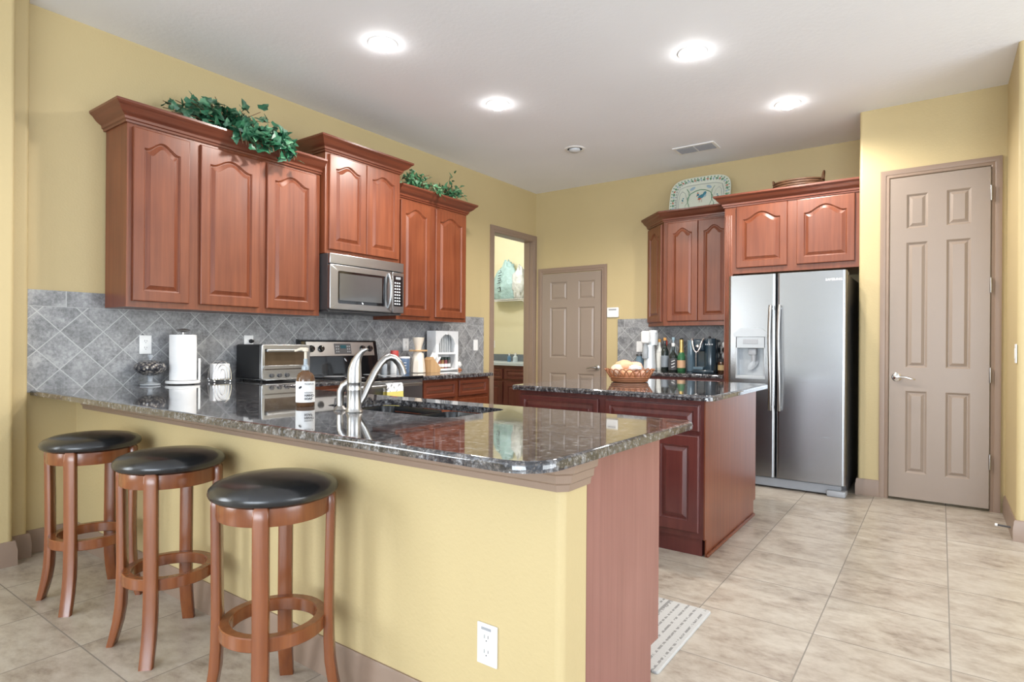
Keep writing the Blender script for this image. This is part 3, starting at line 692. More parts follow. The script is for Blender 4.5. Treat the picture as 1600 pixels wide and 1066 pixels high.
t = thing('sink_grid', 'wire rack lying in the larger sink bowl', 'rack', (2.11, -4.41, 0.71))
for nm, fr in (('frame', None), ):
    m = M(); c = round_poly(rect(1.97, 2.255, -4.55, -4.27), 0.03, 4); m.tube([(x, y, 0.728) for x, y in c], 0.003, 6, True)
    for x in (1.99, 2.235):
        for y in (-4.53, -4.29): m.lathe([(0.004, 0), (0.004, 0.026)], (x, y, 0.702), 8)
    part('frame', m, CHROME, t)
m = M()
for i in range(9): y = -4.525 + i * 0.029; m.tube([(1.972, y, 0.731), (2.253, y, 0.731)], 0.0022, 6)
part('wires', m, CHROME, t, kind='stuff')
t = thing('faucet', 'brushed nickel faucet with a curved spout and leaf-shaped lever behind the sink', 'faucet', (2.24, -4.69, 0.914))
m = M(); m.lathe([(0.033, 0.0), (0.034, 0.004), (0.031, 0.010), (0.028, 0.02), (0.0275, 0.085), (0.0285, 0.088), (0.0285, 0.091), (0.0275, 0.094), (0.0275, 0.115), (0.029, 0.117), (0.029, 0.12), (0.0, 0.121)], (2.24, -4.69, 0.914), 28); part('base', m, NICKEL, t)
m = M(); pts = [(2.24, -4.69, 1.034), (2.24, -4.69, 1.06), (2.241, -4.689, 1.088), (2.246, -4.686, 1.116), (2.256, -4.681, 1.14), (2.270, -4.673, 1.158), (2.286, -4.664, 1.166)]
m.tube(pts, [0.0275, 0.0285, 0.026, 0.020, 0.014, 0.010, 0.006], 18); part('lever', m, NICKEL, t)
m = M(); pts = [(2.245, -4.672, 0.945)]; dx, dy = 0.052, 0.195
for s, z in ((0.10, 0.975), (0.22, 1.025), (0.34, 1.070), (0.46, 1.105), (0.56, 1.124), (0.67, 1.132), (0.78, 1.127), (0.88, 1.108), (0.95, 1.084), (0.985, 1.060)): pts.append((2.245 + dx * s, -4.672 + dy * s, z))
m.tube(pts, [0.014, 0.0145, 0.0145, 0.0145, 0.0145, 0.0145, 0.0145, 0.0148, 0.015, 0.0155, 0.016], 16); part('spout', m, NICKEL, t)
t = thing('sink_sprayer', 'brushed nickel side sprayer with a bent head, left of the faucet', 'sprayer', (2.135, -4.675, 0.914))
m = M(); m.lathe([(0.027, 0), (0.028, 0.004), (0.020, 0.012), (0.014, 0.018), (0, 0.019)], (2.135, -4.675, 0.914), 22); part('base', m, NICKEL, t)
m = M(); m.tube([(2.135, -4.675, 0.93), (2.135, -4.675, 0.965), (2.137, -4.674, 0.992), (2.146, -4.668, 1.014), (2.163, -4.656, 1.028), (2.184, -4.642, 1.032), (2.197, -4.634, 1.030)], [0.013, 0.0135, 0.015, 0.0165, 0.0165, 0.015, 0.013], 16); part('head', m, NICKEL, t)
AMBER = plain('brown_glass', (0.17, 0.085, 0.04), 0.05, 0, 0.3, 0.35)
t = thing('soap_dispenser', 'brown glass hand soap bottle with a white label, left of the faucet', 'soap bottle', (1.887, -4.665, 0.914))
c = (1.887, -4.665, 0.914)
m = M(); m.lathe([(0.036, 0), (0.039, 0.004), (0.039, 0.115), (0.036, 0.130), (0.028, 0.142), (0.016, 0.150), (0.013, 0.155), (0.013, 0.162), (0, 0.163)], c, 28); part('bottle', m, AMBER, t)
m = M(); m.lathe([(0.0393, 0.018), (0.0399, 0.018), (0.0399, 0.108), (0.0393, 0.108)], c, 32); part('label', m, PAPER, t)
m = M(); m.lathe([(0.0145, 0.155), (0.0165, 0.156), (0.0165, 0.172), (0.011, 0.176), (0.009, 0.178), (0.008, 0.205), (0, 0.205)], c, 20); part('collar', m, plain('clear_blue_plastic', (0.45, 0.52, 0.58), 0.15, 0, 0.2, 0.4), t)
PUMP = plain('beige_plastic', (0.62, 0.55, 0.45), 0.4)
m = M(); m.lathe([(0.006, 0.20), (0.006, 0.235), (0.012, 0.237), (0.013, 0.25), (0, 0.254)], c, 16); m.tube([(c[0], c[1], c[2] + 0.245), (c[0] - 0.02, c[1] - 0.010, c[2] + 0.247), (c[0] - 0.045, c[1] - 0.022, c[2] + 0.238)], [0.008, 0.007, 0.005], 10); part('pump', m, PUMP, t)
dv = Vector((4.1288 - c[0], -6.2498 - c[1], 0)).normalized(); ru = Vector((-dv.y, dv.x, 0))
def lab(name, s, size, du, z, bold=0.0):
    text(name, s, size, Vector(c) + dv * 0.0415 + ru * du + Vector((0, 0, z)), ru, Z3, INK, t, 'LEFT', 0.0004, bold)
lab('label_lettering', 'MCNPUR', 0.0095, -0.004, 0.097); lab('label_lettering', 'KITCHEN', 0.0085, -0.004, 0.060); lab('label_lettering', 'HAND', 0.0135, -0.004, 0.048, 0.0004); lab('label_lettering', 'SOAP', 0.0135, -0.004, 0.034, 0.0004)
m = M(); m.lathe([(0.005, 0), (0.004, 0.0006), (0, 0.0007)], Vector(c) + dv * 0.0385 - ru * 0.021 + Vector((0, 0, 0.083)), 14, dv, 1.5, 0.9); part('label_emblem', m, INK, t)

# ================================================================ BAR STOOLS
def make_stool(label):
    t = thing('bar_stool', label, 'bar stool', (0, 0, 0), 'round bar stools at the peninsula')
    m = M(); m.lathe([(0.15, 0.695), (0.183, 0.698), (0.194, 0.706), (0.198, 0.716), (0.195, 0.728), (0.183, 0.740), (0.155, 0.751), (0.11, 0.758), (0.05, 0.761), (0.0, 0.7615)], (0, 0, 0), 48); part('seat', m, LEATHER, t, angle=80)
    m = M(); m.lathe([(0.165, 0.640), (0.172, 0.640), (0.173, 0.643), (0.173, 0.691), (0.172, 0.694), (0.150, 0.694), (0.148, 0.690), (0.148, 0.643), (0.150, 0.640), (0.165, 0.640)], (0, 0, 0), 48); part('apron', m, STOOLW, t)
    m = M(); rp = [(0.133, 0.262), (0.160, 0.262), (0.163, 0.265), (0.163, 0.303), (0.160, 0.306), (0.133, 0.306), (0.130, 0.303), (0.130, 0.265)]
    m.rings([[(r * math.cos(2 * PI * i / 48), r * math.sin(2 * PI * i / 48), z) for r, z in rp] for i in range(48)], closed=True); part('footrest_ring', m, STOOLW, t)
    LP = [(0.692, 0.171, 0.026), (0.66, 0.171, 0.028), (0.50, 0.168, 0.028), (0.32, 0.166, 0.029), (0.22, 0.167, 0.031), (0.15, 0.171, 0.032), (0.09, 0.180, 0.031), (0.04, 0.192, 0.028), (0.0, 0.203, 0.025)]
    for k in range(4):
        a = PI / 4 + k * PI / 2; ca, sa = math.cos(a), math.sin(a); L = []
        for z, r, th in LP:
            hw = 0.0235
            sec = round_poly(rect(r - th / 2 + 0.006, r + th / 2 + 0.006, -hw, hw), 0.005, 2)
            L.append([(x * ca - y * sa, x * sa + y * ca, z) for x, y in sec])
        sec = round_poly(rect(0.163, 0.184, -0.018, 0.018), 0.004, 2); L.insert(0, [(x * ca - y * sa, x * sa + y * ca, 0.702) for x, y in sec])
        m = M(); m.rings(L); part('leg', m, STOOLW, t)
    return t
s1 = make_stool('round black-topped bar stool nearest the left wall, partly behind the next stool')
s1.location = (0.915, -5.128, 0)
dup(s1, (1.645, -5.112, 0), 'round black-topped bar stool between the two other stools')
dup(s1, (2.375, -5.122, 0), 'round black-topped bar stool nearest the wall outlet, largest of the three')

# ================================================================ OUTLETS, SWITCHES, THERMOSTAT
def outlet(T, label, duplex=True, s=1.0):
    t = thing('wall_outlet' if duplex else 'light_switch', label, 'outlet' if duplex else 'light switch', T(0, 0, 0))
    m = M(); m.box(-0.036 * s, 0.036 * s, -0.059 * s, 0.059 * s, 0.0, 0.006, 0.0025, T=T); part('cover_plate', m, WHITEP, t)
    if duplex:
        for z in (-0.021, 0.021):
            m = M(); m.prism(round_poly(rect(-0.016 * s, 0.016 * s, (z - 0.0145) * s, (z + 0.0145) * s), 0.010 * s), 0.006, 0.0082, T); r = part('socket', m, WHITEP, t)
            for x, hh in ((-0.0065, 0.0045), (0.0065, 0.0035)):
                m = M(); m.box((x - 0.001) * s, (x + 0.001) * s, (z + 0.002 - hh) * s, (z + 0.004 + hh) * s, 0.0082, 0.0086, T=T); part('slot', m, INK, r)
            m = M(); m.lathe([(0.0022 * s, 0), (0.0022 * s, 0.0004)], T(0, (z - 0.0085) * s, 0.0082), 8, Vector(T(0, 0, 1)) - Vector(T(0, 0, 0))); part('slot', m, INK, r)
    else:
        m = M(); m.box(-0.016, 0.016, -0.033, 0.033, 0.006, 0.009, 0.002, T=T); part('rocker', m, WHITEP, t)
    return t
t = outlet(faceB(3.075, 0.325, -4.8905), 'white outlet low on the yellow half wall under the peninsula', True, 1.0)
m = M(); m.box(3.055, 3.09, -4.8975, -4.8963, 0.366, 0.374); part('marking', m, GREYP, t)
outlet(faceL(-4.523, 1.168, 0.0125), 'white wall outlet on the backsplash above the glass candy dish')
t = outlet(faceL(-3.825, 1.178, 0.0125), 'white wall outlet with a plug, half hidden behind the toaster oven')
m = M(); m.lathe([(0.014, 0), (0.015, 0.012), (0.009, 0.03), (0, 0.031)], (0.0205, -3.815, 1.195), 12, (1, 0.2, 0)); part('plug', m, BLACKM, t)
outlet(faceL(-2.245, 1.173, 0.0125), 'white wall outlet on the backsplash above the dark blue canister')
outlet(faceL(-1.20, 1.170, 0.0125), 'white light switch on the backsplash near the laundry doorway', False)
outlet(faceB(1.402, 1.165, -0.0125), 'white light switch on the tiles left of the soda maker', False)
outlet(faceB(-1.72, 1.178, 1.3795), 'white light switch inside the laundry room above the counter', False)
outlet(face((4.5095, -1.43, 1.15), (0, -1, 0), Z3, (-1, 0, 0)), 'white light switch on the wall right of the pantry door', False)
t = thing('thermostat', 'white square thermostat on the wall right of the garage door', 'thermostat', (1.073, 0, 1.553))
m = M(); m.box(1.0, 1.146, -0.026, -0.0005, 1.497, 1.612, 0.010); part('case', m, WHITEP, t)
m = M(); m.box(1.025, 1.122, -0.0275, -0.0258, 1.578, 1.594); part('display', m, GREYP, t)
t = thing('door_stop', 'spring door stop with a white tip on the baseboard right of the pantry door', 'door stop', (4.49, -1.34, 0.05))
m = M(); m.tube([(4.495, -1.34, 0.05), (4.43, -1.325, 0.05)], 0.006, 8); part('spring', m, DSTEEL, t)
m = M(); m.lathe([(0.009, 0), (0.010, 0.004), (0.009, 0.014), (0, 0.015)], (4.432, -1.326, 0.05), 12, (-1, 0.2, 0)); part('tip', m, WHITEP, t)

# ================================================================ CEILING FIXTURES
BULB = plain('lit_bulb', (1, 1, 1), 0.5, emit=((1, 0.97, 0.93), 48.0))
def can(x, y, label):
    t = thing('recessed_light', label, 'ceiling light', (x, y, CEIL), 'recessed ceiling lights')
    m = M(); m.lathe([(0.066, 0), (0.072, -0.006), (0.090, -0.004), (0.092, 0), (0.066, 0.0)], (x, y, CEIL), 36); part('trim_ring', m, WHITEP, t)
    m = M(); m.lathe([(0.064, -0.001), (0.063, -0.012), (0.055, -0.026), (0.038, -0.036), (0.018, -0.040), (0.0, -0.041)], (x, y, CEIL), 28); part('bulb', m, BULB, t)
    l = bpy.data.lights.new('recessed_lamp', 'SPOT'); l.energy = CAN_POWER; l.color = (1, 0.95, 0.88); l.shadow_soft_size = 0.05; l.spot_size = 2.9; l.spot_blend = 0.5
    o = bpy.data.objects.new('recessed_lamp', l); COL.objects.link(o); o.parent = t; o.location = (0, 0, -0.10)
can(1.277, -3.689, 'lit recessed ceiling light nearest the long wall cabinet')
can(2.825, -2.470, 'lit recessed ceiling light over the island, nearest the viewer on the right')
can(1.297, -2.518, 'lit recessed ceiling light in front of the cabinet by the laundry doorway')
can(3.155, -1.246, 'lit recessed ceiling light in front of the refrigerator')
t = thing('ceiling_speaker', 'small unlit white eyeball fixture in the ceiling by the back corner', 'ceiling fixture', (1.257, -1.236, CEIL))
m = M(); m.lathe([(0.07, 0), (0.078, -0.008), (0.098, -0.004), (0.10, 0), (0.07, 0)], (1.257, -1.236, CEIL), 32); part('trim_ring', m, WHITEP, t)
m = M(); m.lathe([(0.055, -0.002), (0.053, -0.018), (0.04, -0.028), (0.0, -0.03)], (1.257, -1.236, CEIL), 24); part('eyeball', m, LGREY, t)
t = thing('ceiling_vent', 'white louvered air vent in the ceiling above the corner cabinet', 'air vent', (2.225, -0.61, CEIL))
m = M(); m.slab(rect(2.03, 2.42, -0.72, -0.50), [rect(2.055, 2.395, -0.695, -0.525)], CEIL - 0.008, CEIL - 0.0005, 0.0); part('frame', m, WHITEP, t)
m = M(); m.box(2.055, 2.395, -0.695, -0.525, CEIL - 0.002, CEIL - 0.0005); part('backing', m, DSTEEL, t)
m = M(); m.box(2.22, 2.23, -0.695, -0.525, CEIL - 0.009, CEIL - 0.001); part('divider', m, WHITEP, t)
for i in range(9):
    y = -0.687 + i * 0.0188
    m = M(); m.add([(2.055, y, CEIL - 0.003), (2.395, y, CEIL - 0.003), (2.395, y + 0.006, CEIL - 0.010), (2.055, y + 0.006, CEIL - 0.011), (2.055, y + 0.0015, CEIL - 0.003), (2.395, y + 0.0015, CEIL - 0.003), (2.395, y + 0.0075, CEIL - 0.010), (2.055, y + 0.0075, CEIL - 0.010)], [(0, 1, 2, 3), (7, 6, 5, 4), (0, 1, 5, 4), (1, 2, 6, 5), (2, 3, 7, 6), (3, 0, 4, 7)])
    part('slat', m, GREYP, t, smooth=False)

# ================================================================ RUG
def rug_mat():
    m, nt, b = new_mat('white_woven_rug'); p = opos(nt); s = nd(nt, 'ShaderNodeSeparateXYZ', {0: p}).outputs
    w = noise(nt, vscale(nt, p, (26, 260, 1)), 1.0, 4, 0.7); st = mth(nt, 'FRACT', mth(nt, 'MULTIPLY', s[0], 26.0)); d2 = noise(nt, vscale(nt, p, (40, 60, 1)), 1.0, 2)
    band = mth(nt, 'MULTIPLY', mth(nt, 'LESS_THAN', mth(nt, 'ABSOLUTE', mth(nt, 'SUBTRACT', st, 0.5)), 0.13), mth(nt, 'GREATER_THAN', d2, 0.48))
    seam = mth(nt, 'LESS_THAN', mth(nt, 'ABSOLUTE', mth(nt, 'SUBTRACT', s[0], 0.47)), 0.006); band = mth(nt, 'MAXIMUM', band, seam)
    c = mixc(nt, w, (0.36, 0.355, 0.345), (0.62, 0.615, 0.60)); c = mixc(nt, mth(nt, 'MULTIPLY', band, 0.75), c, (0.17, 0.165, 0.16))
    lk(nt, c, b, 'Base Color'); b.inputs['Roughness'].default_value = 0.95; bump(nt, b, w, 0.5, 0.004); return m
m = M(); m.slab(round_poly(rect(2.0, 3.308, -4.19, -3.575), 0.012), [], 0.0005, 0.010, 0.004)
solo('kitchen_rug', m, rug_mat(), 'white and grey woven kitchen rug on the tiles between peninsula and island', 'rug', loc=(2.65, -3.88, 0))

# ================================================================ LAUNDRY ROOM
BLUEW = plain('pale_blue_laminate', (0.56, 0.64, 0.72), 0.25); SLATE = plain('slate_grey_laminate', (0.16, 0.19, 0.22), 0.35)
t = thing('laundry_cabinet', 'very dark cherry cabinet under the pale counter inside the laundry room', 'cabinet', (-1.3, 1.05, 0))
m = M(); m.box(-2.2, -0.42, 0.79, 1.378, 0.10, 0.868); m.box(-2.2, -0.42, 0.86, 1.378, 0, 0.10); part('carcass', m, CHERRYD, t)
for x0, x1 in ((-2.15, -1.62), (-1.58, -1.08), (-1.04, -0.47)):
    drawer_front(faceB(x0, 0.67, 0.7895), x1 - x0, 0.15, t, CHERRYD); cab_door('door', faceB(x0, 0.13, 0.7895), x1 - x0, 0.50, t, CHERRYD, 0)
m = M(); m.slab(rect(-2.22, -0.40, 0.75, 1.379), [], 0.869, 0.914, 0.008); solo('laundry_counter', m, BLUEW, 'pale blue laminate counter inside the laundry room', 'worktop')
m = M(); m.box(-2.22, -0.40, 1.355, 1.379, 0.9145, 1.02, 0.003); struct('trim_laundry_backsplash', m, SLATE)
for (x, y, r, h, mt, lb) in ((-1.20, 1.10, 0.028, 0.085, plain('blue_label', (0.12, 0.25, 0.42), 0.4), 'small dark blue bottle with white cap on the laundry counter'), (-1.085, 1.10, 0.036, 0.09, plain('pale_blue_plastic', (0.62, 0.72, 0.80), 0.3), 'pale blue bottle with white cap on the laundry counter')):
    t = thing('bottle', lb, 'bottle', (x, y, 0.914))
    m = M(); m.lathe([(r * 0.95, 0), (r, 0.004), (r, h * 0.8), (r * 0.5, h), (r * 0.4, h + 0.01), (0, h + 0.01)], (x, y, 0.914), 18); part('body', m, mt, t)
    m = M(); m.lathe([(r * 0.45, h + 0.01), (r * 0.45, h + 0.04), (0, h + 0.042)], (x, y, 0.914), 14); part('cap', m, WHITEP, t)
t = thing('laundry_faucet', 'slim chrome faucet at the right edge of the laundry counter', 'faucet', (-0.80, 1.22, 0.914))
m = M(); m.lathe([(0.03, 0), (0.03, 0.02), (0.015, 0.03), (0, 0.03)], (-0.80, 1.22, 0.914), 16); part('base', m, CHROME, t)
m = M(); m.tube([(-0.80, 1.22, 0.93), (-0.80, 1.22, 1.12), (-0.81, 1.20, 1.18), (-0.84, 1.16, 1.20), (-0.87, 1.12, 1.18), (-0.885, 1.10, 1.13)], 0.011, 10); part('spout', m, CHROME, t)
t = thing('wire_shelf', 'white wire shelf with a diagonal brace carrying plastic bags in the laundry room', 'shelf', (-1.3, 1.2, 1.86))
m = M()
for y in (1.06, 1.22, 1.37): m.tube([(-2.6, y, 1.862), (-0.30, y, 1.862)], 0.004, 6)
m.tube([(-2.6, 1.06, 1.835), (-0.30, 1.06, 1.835)], 0.004, 6)
for i in range(60): x = -2.59 + i * 0.0386; m.tube([(x, 1.06, 1.835), (x, 1.06, 1.866), (x, 1.37, 1.866)], 0.002, 5)
part('wires', m, WHITEP, t)
m = M(); m.tube([(-0.985, 1.07, 1.855), (-0.76, 1.372, 1.62)], 0.007, 8); m.box(-0.775, -0.745, 1.360, 1.379, 1.57, 1.64, 0.003); part('brace', m, WHITEP, t)
def bag_mat(name, col):
    m, nt, b = new_mat(name); n = noise(nt, opos(nt), 9, 5, 0.7)
    lk(nt, ramp(nt, n, [(0.40, [c * 0.82 for c in col]), (0.6, col)]), b, 'Base Color'); b.inputs['Roughness'].default_value = 0.25
    b.inputs['Transmission Weight'].default_value = 0.12; bump(nt, b, n, 0.8, 0.03); return m
BAGW = bag_mat('crinkled_white_plastic', (0.82, 0.86, 0.86)); BAGB = bag_mat('pale_aqua_plastic', (0.50, 0.74, 0.75))
from mathutils import noise as mn
def blob(c, rx, ry, rz, seed, amp=0.25, freq=2.2, nu=32, nv=20, top=0.0):
    m = M(); m.round = True; L = []
    for j in range(1, nv):
        ph = PI * j / nv; ring = []
        for i in range(nu):
            th = 2 * PI * i / nu; d = Vector((math.sin(ph) * math.cos(th), math.sin(ph) * math.sin(th), math.cos(ph)))
            k = 1 + amp * mn.noise(d * freq + Vector((seed, seed * 0.7, 0))) + amp * 0.4 * mn.noise(d * freq * 3 + Vector((seed, 3, 0)))
            q = (1 - top * max(0, d.z)); ring.append((c[0] + d.x * rx * k * q, c[1] + d.y * ry * k * q, c[2] + d.z * rz * k))
        L.append(ring)
    m.rings(L); return m
def ground(m, z):   # flatten whatever would dip below the support
    m.v = [(x, y, max(q, z)) for x, y, q in m.v]; return m
t = thing('plastic_bag', 'large pale aqua plastic bag with dark letters on the wire shelf', 'bag', (-1.30, 1.2, 1.868))
part('body', ground(blob((-1.34, 1.24, 2.10), 0.285, 0.10, 0.36, 3, 0.22, 2.4, top=0.45), 1.868), BAGB, t, angle=180)
def ink_stroke(pts, parent, r=0.007):
    m = M(); m.tube(pts, r, 5, flat=0.8); part('lettering', m, INK, parent)
yb = 1.125
for dx, dz, sh in ((0.0, 0.0, [(0, 0), (0.05, 0.02), (0.06, -0.04), (0.02, -0.05)]), (0.0, 0.075, [(0, 0), (0.05, 0.012)]), (0.01, 0.115, [(0, 0), (0.05, 0.012), (0.045, 0.045), (0.0, 0.035)]), (0.015, 0.19, [(0, 0), (0.05, 0.014)]), (0.02, 0.23, [(0, 0), (0.05, 0.014), (0.03, 0.05)])):
    ink_stroke([(-1.45 + dx + a, yb - 0.005 + 0.15 * max(0, dz + b - 0.05) ** 2, 2.04 + dz + b) for a, b in sh], t)
solo('plastic_bag', ground(blob((-1.02, 1.11, 2.10), 0.14, 0.06, 0.25, 9, 0.30, 3.0, top=0.3), 1.868), BAGW, 'crinkled white plastic bag lying against the aqua bag on the wire shelf', 'bag', loc=(-1.08, 1.17, 1.868), angle=180)
t = thing('plastic_bag', 'small white plastic bag with a black spot at the right end of the wire shelf', 'bag', (-0.88, 1.18, 1.868))
part('body', ground(blob((-0.865, 1.18, 1.94), 0.07, 0.09, 0.11, 5, 0.2, 3.0), 1.868), BAGW, t, angle=180)
m = M(); m.lathe([(0.020, 0), (0.018, 0.004), (0, 0.005)], (-0.90, 1.092, 1.945), 14, (0, -1, 0)); part('spot', m, INK, t)
l = bpy.data.lights.new('laundry_fill_light', 'POINT'); l.energy = 42; l.color = (1, 0.97, 0.92); l.shadow_soft_size = 0.15  # added unseen light that brightens the laundry room
o = bpy.data.objects.new('laundry_fill_light', l); COL.objects.link(o); o.location = (-1.3, 0.1, 2.85)

# ================================================================ LEFT WORKTOP ITEMS
CT = 0.9145
def glass_ornate():
    m, nt, b = new_mat('ornate_silvered_glass'); v = nd(nt, 'ShaderNodeTexVoronoi', {'Vector': opos(nt), 'Scale': 58.0}).outputs[0]
    lk(nt, ramp(nt, v, [(0.1, (0.62, 0.56, 0.47)), (0.45, (0.20, 0.19, 0.19)), (0.7, (0.05, 0.05, 0.06))]), b, 'Base Color')
    b.inputs['Roughness'].default_value = 0.12; b.inputs['Metallic'].default_value = 0.55; bump(nt, b, v, 0.8, 0.01); return m
ORN = glass_ornate(); GLASS = plain('clear_grey_glass', (0.62, 0.66, 0.70), 0.06, 0, 0.2, 0.55)
c = (0.115, -4.535, CT)
t = thing('candy_dish', 'footed ornate glass candy dish with lid, left of the paper towels', 'candy dish', c)
m = M(); m.lathe([(0.055, 0), (0.058, 0.004), (0.056, 0.010), (0.03, 0.016), (0.016, 0.024), (0.013, 0.04), (0.018, 0.052), (0.02, 0.060), (0.0, 0.062)], c, 28); part('foot', m, GLASS, t)
m = M(); m.lathe([(0.018, 0.060), (0.04, 0.066), (0.07, 0.080), (0.086, 0.098), (0.090, 0.108), (0.0, 0.109)], c, 32); part('bowl', m, ORN, t)
m = M(); m.lathe([(0.090, 0.109), (0.091, 0.114), (0.082, 0.130), (0.06, 0.146), (0.03, 0.154), (0.010, 0.158), (0, 0.158)], c, 32); l_ = part('lid', m, ORN, t)
m = M(); m.lathe([(0.008, 0.157), (0.007, 0.164), (0.013, 0.172), (0.016, 0.180), (0.011, 0.190), (0, 0.193)], c, 16); part('knob', m, GLASS, l_)
c = (0.145, -4.352, CT)
CREAM = plain('cream_wood', (0.68, 0.60, 0.50), 0.5)
t = thing('paper_towel_holder', 'white paper towel holder base, upright rod and side arm', 'paper towel holder', c)
m = M(); m.lathe([(0.094, 0.004), (0.100, 0.006), (0.102, 0.014), (0.098, 0.024), (0.0, 0.025)], c, 40); part('base', m, WHITEG, t)
for a in range(3):
    m = M(); m.lathe([(0.008, 0), (0.008, 0.006)], (c[0] + 0.08 * math.cos(a * 2.1 + 0.4), c[1] + 0.08 * math.sin(a * 2.1 + 0.4), CT), 10); part('foot', m, BLACKM, t)
m = M(); m.lathe([(0.008, 0.02), (0.008, 0.335), (0.022, 0.338), (0.040, 0.346), (0.042, 0.350), (0.024, 0.357), (0.0, 0.359)], c, 20); part('rod', m, NICKEL, t)
m = M(); m.tube([(c[0] + 0.045, c[1] + 0.083, CT + 0.024), (c[0] + 0.045, c[1] + 0.083, CT + 0.165)], 0.007, 10); part('side_arm', m, WHITEG, t)
m = M(); m.lathe([(0.02, 0.027), (0.078, 0.027), (0.0785, 0.03), (0.0785, 0.315), (0.078, 0.318), (0.02, 0.318), (0.019, 0.315), (0.019, 0.03)], c, 48); solo('paper_towel_roll', m, PAPER, 'white paper towel roll standing on its holder', 'paper towels', loc=c)
c = (0.12, -4.095, CT)
t = thing('napkin_holder', 'silver wire napkin holder with looped sides left of the toaster oven', 'napkin holder', c)
for sx in (-0.035, 0.035):
    m = M()
    for k, (w, h) in enumerate(((0.062, 0.125), (0.042, 0.10), (0.022, 0.07))):
        m.tube([(c[0] + sx, c[1] - w * math.cos(PI * i / 16), CT + 0.018 + h * math.sin(PI * i / 16) ** 0.8) for i in range(17)], 0.0022, 6)
    m.tube([(c[0] + sx, c[1] - 0.065, CT + 0.018), (c[0] + sx, c[1] + 0.065, CT + 0.018)], 0.0025, 6); part('wire_loops', m, CHROME, t)
for sy in (-0.055, 0.055):
    m = M(); m.tube([(c[0] - 0.035, c[1] + sy, CT + 0.018), (c[0] + 0.035, c[1] + sy, CT + 0.018)], 0.0025, 6); part('cross_wire', m, CHROME, t)
    for sx in (-0.035, 0.035):
        m = M(); m.lathe([(0.003, 0), (0.008, 0.004), (0.009, 0.009), (0.006, 0.015), (0, 0.016)], (c[0] + sx, c[1] + sy, CT), 12); part('foot', m, CHROME, t)
m = M(); m.box(c[0] - 0.028, c[0] + 0.028, c[1] - 0.058, c[1] + 0.058, CT + 0.021, CT + 0.125, 0.006); solo('napkin_stack', m, PAPER, 'white paper napkins in the wire holder', 'napkins', loc=(c[0], c[1], CT + 0.02))
# toaster oven
t = thing('toaster_oven', 'black and silver toaster oven on the granite left of the range', 'toaster oven', (0.19, -3.745, CT))
m = M(); m.box(0.03, 0.335, -3.93, -3.555, CT + 0.018, CT + 0.258, 0.012); part('body', m, BLACKM, t)
m = M(); m.slab(round_poly(rect(-3.935, -3.55, 0.0, 0.242), 0.01, 3), [round_poly(rect(-3.912, -3.573, 0.066, 0.212), 0.004, 2)], 0, 0.028, 0.004)
m2 = M(); m2.flat = m2.weld = True; m2.add([(0.336 + z, x, CT + 0.016 + y) for x, y, z in m.v], m.f); part('front_frame', m2, STEEL, t)
def toaster_glass():
    m, nt, b = new_mat('amber_oven_glass'); s = nd(nt, 'ShaderNodeSeparateXYZ', {0: wpos(nt)}).outputs
    lk(nt, mixc(nt, noise(nt, wpos(nt), 12, 2), (0.07, 0.05, 0.035), (0.14, 0.105, 0.07)), b, 'Base Color'); b.inputs['Roughness'].default_value = 0.1; b.inputs['Metallic'].default_value = 0.4; return m
m = M(); m.box(0.337, 0.352, -3.911, -3.574, CT + 0.083, CT + 0.227); dg = part('door', m, toaster_glass(), t)
m = M(); m.box(0.364, 0.384, -3.905, -3.58, CT + 0.205, CT + 0.226, 0.006); m.box(0.352, 0.368, -3.90, -3.885, CT + 0.209, CT + 0.222); m.box(0.352, 0.368, -3.60, -3.585, CT + 0.209, CT + 0.222); part('handle', m, STEEL, dg)
m = M(); m.box(0.3645, 0.369, -3.925, -3.56, CT + 0.088, CT + 0.112, 0.002); part('lower_rail', m, STEEL, dg)
m = M(); m.box(0.03, 0.40, -3.925, -3.56, CT + 0.012, CT + 0.017, 0.001); part('crumb_tray', m, STEEL, t)
for y in (-3.90, -3.585):
    for x in (0.06, 0.31):
        m = M(); m.lathe([(0.012, 0), (0.014, 0.019)], (x, y, CT), 12); part('foot', m, BLACKM, t)
for y in (-3.86, -3.80, -3.74):
    m = M(); m.lathe([(0.015, 0), (0.014, 0.014), (0, 0.015)], (0.3645, y, CT + 0.042), 16, (1, 0, 0)); part('knob', m, DSTEEL, t)

# ================================================================ RIGHT-OF-RANGE ITEMS
RED = plain('red_plastic', (0.52, 0.07, 0.06), 0.4); NAVY = plain('slate_blue_enamel', (0.10, 0.15, 0.24), 0.3)
def jar(name, label, cat, c, prof, mat, extra=(), group=None, seg=22):
    """lathed container; extra: (part name, profile, material)"""
    t = thing(name, label, cat, c, group)
    m = M(); m.lathe(prof, c, seg); part('body', m, mat, t)
    for n_, p_, mt_ in extra: m = M(); m.lathe(p_, c, seg); part(n_, m, mt_, t)
    return t
jar('shaker', 'white jar with a red lid between range and dark blue canister', 'jar', (0.15, -2.515, CT), [(0.034, 0), (0.036, 0.004), (0.036, 0.14), (0.032, 0.156), (0, 0.157)], WHITEP, [('lid', [(0.037, 0.150), (0.038, 0.154), (0.036, 0.205), (0.0, 0.208)], RED)])
jar('shaker', 'short clear glass shaker with a black lid beside the range', 'jar', (0.12, -2.605, CT), [(0.024, 0), (0.025, 0.003), (0.022, 0.09), (0, 0.091)], GLASS, [('lid', [(0.023, 0.091), (0.023, 0.112), (0, 0.116)], BLACKM)])
jar('shaker', 'second clear glass shaker with a black lid in front of the red-lidded jar', 'jar', (0.26, -2.56, CT), [(0.024, 0), (0.025, 0.003), (0.022, 0.09), (0, 0.091)], GLASS, [('lid', [(0.023, 0.091), (0.023, 0.112), (0, 0.116)], BLACKM)])
